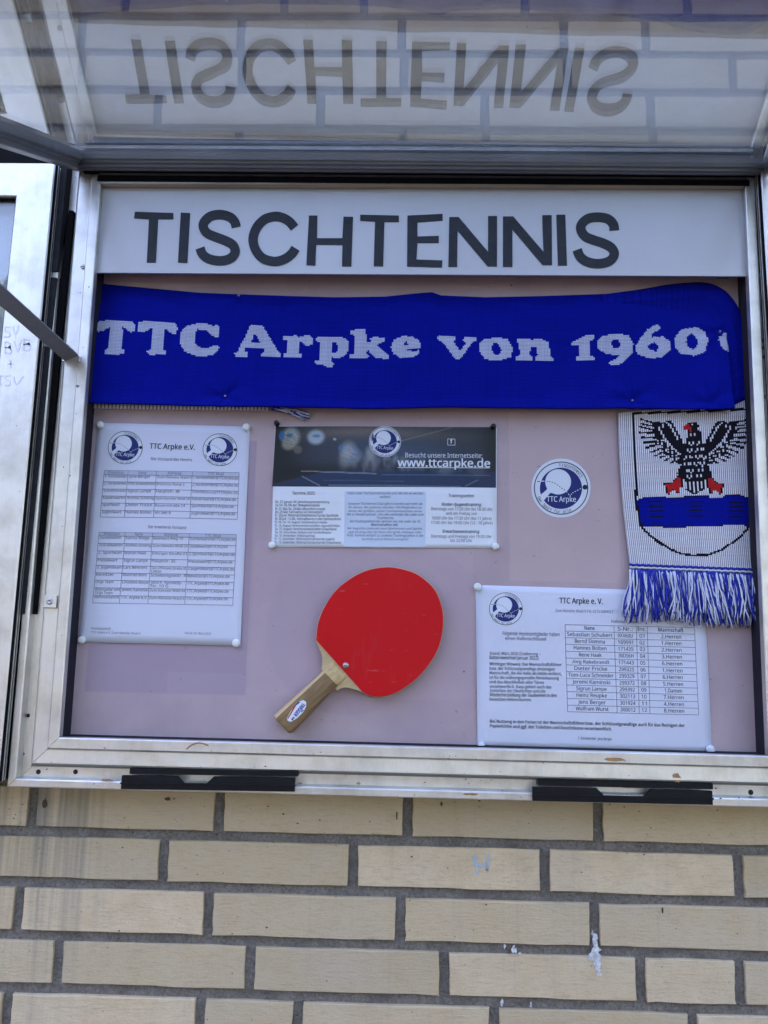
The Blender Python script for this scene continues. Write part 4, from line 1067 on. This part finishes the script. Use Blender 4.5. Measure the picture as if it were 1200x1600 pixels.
for a, b_ in (((914, 146), (950, 147)), ((950, 147), (950, 177)), ((950, 177), (914, 176)), ((914, 176), (914, 146))): S2.line(tx, z2(*a), z2(*b_), .7, .35, 4, 1)
t2('f', 927, 160, 938, 30, .05, 4)
t2('Termine 2025:', 148, 415, 262, 21, .012)
for y, st, xb in ((457, 'Do. 23. Januar: 64. Jahreshauptversammlung', 330), (473, 'Sa./So. 05./06.Apr: Relegationsspiele', 283), (491, 'Fr. 23. Mai./Sa. 24.Mai: Abturnfest in Arpke', 310), (507, 'Do. 29.Mai: Fahrradtour an Himmelfahrt', 300), (523, 'Fr. 20.Juni: Mitternachtstischtennis-Turnier Sporthalle', 375), (540, 'Di. 08.Juli - 12.08.: Fahrradtouren in den Sommerferien', 388), (556, 'Fr. 08.-So. 10. August: Schützenfest in Arpke', 320), (573, 'Fr. 15. August: Vereinsmeisterschaften Jugend/Schüler', 383), (590, 'Sa. 23. August: Vereinsmeisterschaften Erwachsene', 366), (606, 'So. 09. November: Boßeln und Grünkohlessen', 340), (623, 'So. 16. November: Volkstrauertag', 258), (639, 'Fr. 12. Dezember: Weihnachtsmannturnier Jugend', 355), (656, 'Fr. 19. Dezember: Weihnachtsmannturnier Erwachsene', 388)):
    t2(st, 65-(y-457)*.02, y, xb, 17, .004)
for y, st, xa, xb, b_ in ((415, 'Hallo liebe Tischtennisfreunde und alle die es werden', 422, 793, 0), (434, 'wollen!', 580, 632, 0), (467, 'Unseren Tischtennis-Club gibt es bereits seit mehr als', 425, 790, 0), (484, '65 Jahren. Wir gehören mit über 160 Mitgliedern zu', 425, 785, 0), (502, 'einem der größten, reinen Tischtennisvereine seiner', 425, 788, 0), (519, 'Art in Niedersachsen. Uns alle verbindet die Liebe zum', 418, 795, 0), (537, 'Tischtennis.', 565, 650, 0), (553, 'Am Punktspielbetrieb nehmen wir mit mehr als 10', 432, 778, 0), (570, 'Mannschaften teil.', 537, 670, .015), (587, 'Wir begrüßen jederzeit neue Spielerinnen und Spieler,', 420, 792, 0), (605, 'egal ob jung oder alt, klein oder groß, Anfänger oder', 425, 785, 0), (622, 'Profi. Kommt einfach zu unseren Trainingszeiten in die', 418, 793, 0), (640, 'Sporthalle und wir Mitmacht ermöglicht!', 490, 720, 0)):
    t2(st, xa, y, xb, 17, b_)
for y, st, xa, xb, b_ in ((428, 'Trainingszeiten', 917, 1043, .008), (471, 'Kinder-/Jugendtraining:', 885, 1080, .025), (493, 'Dienstags von 17:00 Uhr bis 18:30 Uhr', 832, 1135, 0), (515, 'und am Freitag von', 905, 1057, 0), (538, '16:00 Uhr bis 17:30 Uhr (bis 11 Jahre)', 836, 1130, 0), (560, '17:00 Uhr bis 19:00 Uhr (12 - 18 Jahre)', 832, 1135, 0), (603, 'Erwachsenentraining:', 890, 1072, .025), (627, 'Dienstags und Freitags von 19:00 Uhr', 833, 1130, 0), (648, 'bis 22:00 Uhr', 928, 1035, 0)):
    t2(st, xa, y, xb, 21, b_)
tx.build('printed_text', PR, n2)

# ------------------------------------------------------------------ key list at the right
S3 = Sheet([(743, 914), (1100, 925), (1112, 1176), (746, 1167)], PY, 2.8, 5, .8)
n3 = thing('key_list', 'white landscape sheet with a hall key table, pinned at the lower right under the fringe', 'notice', (S3.o[0], PY, S3.o[2]))
S3.sheet(M['paper'], n3)
z3 = lambda x, y: (730+x/3, 900+y/3)
logo(S3, n3, z3(180, 154), 27.0, 26.5, R(2))
tx = MB()
def t3(st, xa, y, xb, size, bold=0, mi=0, sl=.022): S3.text(tx, st, z3(xa, y), z3(xb, y+(xb-xa)*sl), size/3, bold=bold, mi=mi)
t3('TTC Arpke e. V.', 430, 118, 632, 36, .022); t3('Zum Hämeler Wald 9 Tel. 0173-5384423', 410, 163, 680, 21, 0, 1); t3('Hallenschlüssel', 672, 213, 796, 22, 0, 1)
t3('Folgende Vereinsmitglieder haben', 165, 270, 430, 24, .003, 1); t3('einen Hallenschlüssel', 176, 292, 368, 24, .003, 1)
for y, st, xb in ((363, 'Stand: März 2025 (Codierung –', 342), (383, 'Batteriewechsel Januar 2022)', 332), (412, 'Wichtiger Hinweis: Der Mannschaftsführer', 440), (433, 'bzw. der Schlüsselgewaltige derjenigen', 408), (454, 'Mannschaft, die die Halle als letzte verlässt,', 440), (475, 'ist für die ordnungsgemäße Hinterlassung', 427), (496, 'und das Abschließen aller Türen', 356), (517, 'verantwortlich. Dazu gehört auch das', 392), (537, 'Schließen der Oberlichter und die', 364), (557, 'Wiederherstellung der Sauberkeit in den', 417), (577, 'benutzten Nebenräumen.', 300)):
    t3(st, 104, y, xb, 22, .012 if 'Wichtiger' in st else .004, 0, .012)
t3('Bei Nutzung in den Ferien ist der Mannschaftsführer bzw. der Schlüsselgewaltige auch für das Reinigen der', 106, 680, 1015, 23, .016); t3('Papierkörbe und ggf. der Toiletten und Duschräume verantwortlich.', 106, 702, 675, 23, .016, 0, .026)
t3('1. Vorsitzender  Jens Berger', 518, 760, 676, 18, .006, 1, .03)
table.slope, table.cw, table.sc, table.center, table.hb, table.bb = .024, .49, 3.0, True, .014, .006
table(S3, tx, z3, [455, 684, 789, 841, 1063], [468, 699, 802, 852, 1080], [228, 258, 289, 320, 352, 384, 416, 447, 479, 510, 541, 573, 604, 635], ['Name', 'S-Nr.:', 'Int.', 'Mannschaft'],
      [['Sebastian Schubert', '0XX60U', '01', '2.Herren'], ['Bernd Slomma', '169991', '02', '1.Herren'], ['Hannes Bolten', '171435', '03', '2.Herren'], ['Rene Haak', '30DS6H', '04', '3.Herren'], ['Jörg Rakebrandt', '171443', '05', '6.Herren'], ['Dieter Fricke', '299325', '06', '1.Herren'], ['Tom-Luca Schneider', '299329', '07', '6.Herren'], ['Jeremi Kaminski', '299372', '08', '5.Herren'], ['Sigrun Lampe', '299392', '09', '1.Damen'], ['Heinz Reupke', '302113', '10', '7.Herren'], ['Jens Berger', '301924', '11', '4.Herren'], ['Wolfram Wurst', '300012', '12', '8.Herren']], 24, False, .7, .68)
tx.build('printed_text', PR, n3)

# ------------------------------------------------------------------ round sticker
S4 = Sheet([(834, 718), (922, 718), (922, 806), (834, 806)], PY, 0.0, 0, 0.0)
n4 = thing('round_sticker', 'round white and navy club sticker stuck alone on the board below the scarf', 'sticker', at(876.5, 762.5, PY))
mb = MB(); N = 48; cpx = (876.5, 762.8)
lo = [S4.px(cpx[0]+43.6*1.06*math.cos(2*math.pi*k/N), cpx[1]+43.6*1.06*math.sin(2*math.pi*k/N), .1) for k in range(N)]
mb.extrude(lo, [(p[0], PY-.02, p[2]) for p in lo]); mb.build('disc', M['whiteprint'], n4)
logo(S4, n4, cpx, 44.0, 43.0, 0)

# ------------------------------------------------------------------ table tennis bat
pz = lambda p: (410+p[0]/4, 870+p[1]/4)
RBY = -27.0                                            # front of the red rubber
bat = thing('table_tennis_bat', 'red rubber table tennis bat with a wooden handle screwed to the board at a slant', 'bat', at(541, 1040, PY))
red = [(335, 520), (345, 430), (370, 350), (420, 260), (480, 190), (560, 130), (640, 90), (720, 70), (800, 65), (880, 78), (960, 105), (1030, 155), (1080, 210), (1115, 290), (1130, 370), (1125, 470), (1100, 570), (1050, 660), (980, 745), (900, 810), (820, 855), (740, 875), (670, 868), (625, 845)]
redo = [tuple(p) for p in smooth_line(red, 4)]
ctr = np.array([740, 470.0])
def ring(pts, k, Y): return [at(*pz(ctr+(np.array(p)-ctr)*k), Y) for p in pts]
def slab(name, pts, k, yf, yb, mat, bev=.6):
    f0 = ring(pts, k*.996, yf); f1 = ring(pts, k, yf+bev); f2 = ring(pts, k, yb)
    n = len(f0); v = f0+f1+f2; fc = [list(range(n)), list(range(3*n-1, 2*n-1, -1))]
    for i in range(n):
        j = (i+1) % n; fc += [(i, n+i, n+j, j), (n+i, 2*n+i, 2*n+j, n+j)]
    return MB().add(v, fc).build(name, mat, bat)
slab('rubber', redo, .998, RBY, RBY+2, M['red'])
blade = redo+[tuple(p) for p in smooth_line([(625, 845), (600, 835), (560, 822), (520, 815), (490, 822), (470, 838)], 3)[1:]]+[(440, 800), (400, 740), (370, 700)]+[tuple(p) for p in smooth_line([(374, 672), (378, 640), (372, 610), (358, 575), (340, 535)], 3)]
slab('blade', blade, 1.007, RBY+2.1, RBY+8, M['plywood'], .8)
slab('rubber', redo, .998, RBY+8.1, RBY+10, M['plastic'])
# handle: flared, faceted, lofted from the butt to the ramped neck
a0, a1 = np.array([128.0, 1048.0]), np.array([486.0, 700.0])
ax2 = (a1-a0)/np.linalg.norm(a1-a0); nrm = np.array([-ax2[1], ax2[0]])           # nrm points right-down in the picture
HY = RBY+5                                             # centre plane of the handle
st = [(-.012, 60, 8.5), (0, 72, 10.5), (.02, 78, 11.5), (.12, 78, 11.8), (.3, 74, 11.6), (.5, 70, 11.2), (.7, 67, 10.8), (.84, 66, 10.4), (.93, 67, 7.5), (1.0, 68, 3.2)]
v = []; nsec = 16
prof = [(-1, 0), (-1, .35), (-.93, .68), (-.72, .92), (-.42, 1.0), (.42, 1.0), (.72, .92), (.93, .68), (1, .35), (1, 0), (.97, -.6), (.6, -.95), (0, -1), (-.6, -.95), (-.97, -.6), (-1, -.3)]
for t, hw, hd in st:
    cpt = a0+(a1-a0)*t
    for (pu, pd) in prof:
        q = at(*pz(cpt+nrm*pu*hw), HY); d = pd*hd if pd > 0 else pd*min(hd, 11)
        if t > .86 and pd < 0: d = pd*min(hd, 5)
        v.append((q[0], HY-d, q[2]))
fc = []; fm = []
for i in range(len(st)-1):
    for k in range(nsec):
        fc.append((i*nsec+k, i*nsec+(k+1) % nsec, (i+1)*nsec+(k+1) % nsec, (i+1)*nsec+k))
        fm.append(1 if (k in (0, 1, 2, 3, 4) and k < 3) or i >= 7 or i < 1 else 0)
fc.append(list(range(nsec))[::-1]); fm.append(1); fc.append([(len(st)-1)*nsec+k for k in range(nsec)]); fm.append(1)
hb_ = MB(); hb_.v = [tuple(map(float, p)) for p in v]; hb_.f = [list(q) for q in fc]; hb_.m = fm
hd_ = hb_.build('handle', [M['handle'], M['handle_lt']], bat)
# oval maker's label on the handle
lab = MB(); cl = np.array([215.0, 968.0]); la = np.array([.60, -.80]); ln_ = np.array([.80, .60])
def LP(a, b_): return at(*pz(cl+la*a+ln_*b_), HY-11.95)
outl = [(-78, -14), (-70, -26), (-40, -32), (10, -33), (55, -28), (82, -12), (84, 10), (60, 28), (20, 34), (-30, 26), (-68, 12), (-78, 0)]
lo = [LP(*p) for p in outl]; lab.extrude(lo, [(p[0], p[1]+.5, p[2]) for p in lo], 0)
lo = [LP(a, b_)-np.array([0, .12, 0]) for a, b_ in ((-74, -22), (30, -36), (30, -26), (-66, -16))]; lab.add(lo, [(0, 1, 2, 3)], 1)
lo = [LP(a, b_)-np.array([0, .14, 0]) for a, b_ in ((-30, -36), (-60, -32), (-62, -26), (-28, -32))]; lab.add(lo, [(0, 1, 2, 3)], 2)
lo = [LP(a, b_)-np.array([0, .13, 0]) for a, b_ in ((32, -34), (60, -28), (58, -18), (30, -26))]; lab.add(lo, [(0, 1, 2, 3)], 3)
def lab_text(stx, a0_, a1_, b_, size, mi, bold):
    v_, f_ = text_mesh(stx); x0_, x1_ = v_[:, 0].min(), v_[:, 0].max()
    for k_, (sa_, sb_) in enumerate(((0, 0), (1.6, .8), (-1.6, -.8), (0, 1.6))):
        lab.add([tuple(LP(a0_+(q[0]-x0_)/(x1_-x0_)*(a1_-a0_)+sa_, b_-(q[1]-.3)*size+sb_)-np.array([0, .16+.02*k_, 0])) for q in v_], f_, mi)
lab_text('TRIGGER', 66, -28, 4, -30, 3, .03); lab_text('M', -40, -58, 6, -18, 3, .02)
lab_text('TT', 34, 14, 22, -14, 3, .02)
lab.build('handle_label', [M['label_white'], M['flag_red'], M['flag_green'], M['label_blue']], hd_)
sc_ = at(*pz((521, 680)), RBY)
so = MB().lathe((sc_[0], RBY, sc_[2]), [(4.2, .2), (4.2, -.6), (3.2, -1.6), (1.5, -2.0)], 18).build('screw', M['steel'], bat, True)
MB().box(sc_[0]-2.8, sc_[0]+2.8, RBY-2.15, RBY-1.9, sc_[2]-.5, sc_[2]+.5).add([], []).build('slot', M['hole'], so)
# embossed maker's mark on the rubber
em = MB(); e0, e1 = np.array([395.0, 490.0]), np.array([660.0, 800.0])
ed = (e1-e0)/np.linalg.norm(e1-e0); en = np.array([ed[1], -ed[0]])
for k in range(3):
    rr2 = random.Random(k)
    o_ = e0+ed*(k*120+15)
    for q in range(8):
        p = o_+ed*(q*11); w2 = en*(8+9*rr2.random())+ed*rr2.uniform(-3, 5)
        fr = [at(*pz(z), RBY-.35) for z in (p, p+ed*5, p+ed*5+w2, p+w2)]; em.extrude(fr, [(z[0], RBY+.05, z[2]) for z in fr])
em.build('embossed_mark', M['red'], bat)

# ------------------------------------------------------------------ pins
def pin_flat(px, py, r, mat, label, group, name='push_pin'):
    p = at(px, py, PY-3); t = thing(name, label, 'pin', (p[0], PY-3, p[2]), group)
    MB().lathe((p[0], PY-1.5, p[2]), [(r*.9, 0), (r, -1.2), (r*.98, -3.4), (r*.82, -4.6), (r*.45, -5.2), (r*.1, -5.3)], 24).build('head', M[mat], t, True)
    MB().lathe((p[0], PY-1.6, p[2]), [(.6, 8), (.6, 0.1)], 8).build('needle', M['pinsteel'], t)
GW = 'white pins holding the papers'
for px, py, r, mt, lb in ((157, 664, 5.2, 'pinwhite', 'white round pin at the top left corner of the notice sheet'), (385, 668, 5.4, 'pinwhite', 'white round pin at the top right corner of the notice sheet'), (128, 1000, 5.2, 'pinwhite', 'white round pin at the bottom left corner of the notice sheet'), (369, 1005, 5.6, 'pinwhite', 'white round pin at the bottom right corner of the notice sheet'),
                          (425, 852, 5.0, 'pinwhite', 'white round pin at the bottom left corner of the flyer'), (774, 854, 5.0, 'pinwhite', 'white round pin at the bottom right corner of the flyer'),
                          (746, 917, 5.4, 'pinwhite', 'white round pin at the top left corner of the key list'), (1110, 1171, 5.8, 'pinclear', 'milky round pin at the bottom right corner of the key list'), (752, 1164, 4.8, 'pinclear', 'milky round pin half hidden at the bottom left of the key list')):
    pin_flat(px, py, r, mt, lb, GW)
for px, py, lb in ((432, 661, 'black ball pin at the top left corner of the flyer'), (771, 666, 'black ball pin at the top right corner of the flyer')):
    p = at(px, py, PY-6); t = thing('push_pin', lb, 'pin', (p[0], PY-3, p[2]), 'black pins holding the flyer')
    MB().lathe((p[0], PY-1, p[2]), [(3.6, 0), (3.9, -1), (2.4, -2.2), (2.0, -4), (2.8, -6), (3.4, -7.6), (2.9, -9.4), (1.2, -10.3)], 18).build('head', M['pinblack'], t, True)
    MB().lathe((p[0], PY-1, p[2]), [(.6, 8), (.6, 0.1)], 8).build('needle', M['pinsteel'], t)
SPL = ['small steel pin at the top edge of the scarf above the letter C', 'small steel pin at the bottom edge of the scarf below the letter C', 'small steel pin at the bottom of the scarf below the digit 9', 'small steel pin at the lower right corner of the scarf band', 'small steel pin right of the year on the scarf']
for (px, py), lb in zip(SPINS, SPL):
    p = at(px, py, SFY); t = thing('scarf_pin', lb, 'pin', (p[0], SFY, p[2]), 'small pins holding the scarf')
    MB().lathe((p[0], SFY+1.2, p[2]), [(1.6, 0), (2.0, -1.2), (1.5, -2.6), (.5, -3.0)], 14).build('head', M['pinsteel'], t, True)
    MB().lathe((p[0], SFY+1.2, p[2]), [(.5, 10), (.5, 0.1)], 8).build('needle', M['pinsteel'], t)

# ------------------------------------------------------------------ neighbouring closed showcases
def neighbour(xe, side, label, scrib=False):
    """xe: x of the edge next to the open case, side -1: extends to the left"""
    W0 = 960.0; xo = xe+side*W0; FYN = -62.0
    zt_, zb_ = 651.0, -199.0; fw = 52.0
    t = thing('closed_showcase', label, 'showcase', ((xe+xo)/2, 0, zb_), 'closed showcases beside the open one')
    xl, xr = min(xe, xo), max(xe, xo)
    MB().box(xl+6, xr-6, -34, -4, zb_-3, zt_-1).build('body', M['alu_dark'], t)
    MB().box(xl+14, xr-14, -36, -34.2, zb_+10, zt_-10).build('pinboard', M['acrylic'], t)
    d = MB().box(xl+1.5, xr-1.5, -46, -44, zb_+1.5, zb_+5).build('door', M['alu'], t)
    cs = [(xl, zb_, 1, 1), (xr, zb_, -1, 1), (xr, zt_, -1, -1), (xl, zt_, 1, -1)]
    P = [(0, -38), (0, -43), (2, -43.2), (2, -47), (0, -47.2), (0, -52), (2.5, -52.2), (2.5, -55), (0, -55.2), (0, FYN+1.5), (1.5, FYN), (fw-1.5, FYN), (fw, FYN+1.5), (fw, -38)]
    for k in range(4):
        A, B = cs[k], cs[(k+1) % 4]
        MB().extrude([(A[0]+A[2]*w_, Y, A[1]+A[3]*w_) for w_, Y in P], [(B[0]+B[2]*w_, Y, B[1]+B[3]*w_) for w_, Y in P]).build('door_rail', M['alu'], d)
    MB().box(xl+fw-6, xr-fw+6, -52, -49, zb_+fw-6, zt_-fw+6).build('pane', M['pane'], d)
    xi = xe+side*-1
    MB().box(min(xe+side*.5, xe-side*1.2), max(xe+side*.5, xe-side*1.2), -59.5, -38, zb_, zt_).build('edge_gap_shade', M['rubber'], d)  # black strip stands in for the shade in the gap between the cases
    for ya_, yb_ in ((-54.5, -52.8), (-49, -47.3)):
        MB().box(min(xe, xe-side*2.2), max(xe, xe-side*2.2), ya_, yb_, zb_, zt_).build('edge_rib', M['alu'], d)
    MB().box(xl, xr, -52, -4, zt_+1, zt_+40).build('top_gap_shade', M['rubber'], d)  # black box stands in for the shade in the gap above the door
    for (a, b_, c_, e_) in ((xl+fw, xr-fw, zb_+fw, zb_+fw+3), (xl+fw, xr-fw, zt_-fw-3, zt_-fw), (xl+fw, xl+fw+3, zb_+fw+3.2, zt_-fw-3.2), (xr-fw-3, xr-fw, zb_+fw+3.2, zt_-fw-3.2)):
        MB().box(a, b_, -56, -52.2, c_, e_).build('glazing_seal', M['rubber'], d)
    if scrib:
        mb = MB()
        def sk(pts, w_=2.2):
            L, Rr = ribbon(smooth_line(pts, 4), w_); fr = [at(p[0], p[1], FYN-.25) for p in L+Rr[::-1]]; mb.extrude(fr, [(p[0], FYN+.05, p[2]) for p in fr])
        sk([(16, 512), (9, 511), (8, 517), (15, 520), (14, 526), (6, 526)]); sk([(20, 510), (24, 523), (29, 508)])
        sk([(8, 534), (8, 552)]); sk([(8, 534), (15, 536), (14, 542), (8, 543), (17, 546), (16, 552), (8, 552)]); sk([(22, 533), (27, 550), (33, 531)]); sk([(37, 530), (37, 547)]); sk([(37, 530), (45, 532), (43, 537), (37, 538), (47, 541), (45, 547), (37, 547)])
        sk([(11, 569), (22, 568)]); sk([(16, 562), (17, 575)])
        sk([(-6, 588), (6, 587)]); sk([(0, 588), (1, 602)]); sk([(16, 587), (9, 588), (9, 593), (15, 596), (14, 602), (7, 602)]); sk([(21, 588), (25, 601), (36, 588)])
        mb.build('pencil_scribble', M['pencil'], d)
    return t
xl_ = at(77, 247, -62)[0]
neighbour((at(76, 250, -62)[0]+at(10, 1205, -62)[0])/2, -1, 'closed white framed showcase cut off at the left edge, with faint pencil scribble', True)
neighbour(at(1197, 400, -62)[0], 1, 'closed showcase of which only a pale strip shows at the right edge')
print('objects', len(bpy.data.objects), 'tris', sum(len(o.data.loop_triangles) if False else sum(len(p.vertices)-2 for p in o.data.polygons) for o in bpy.data.objects if o.type == 'MESH'))
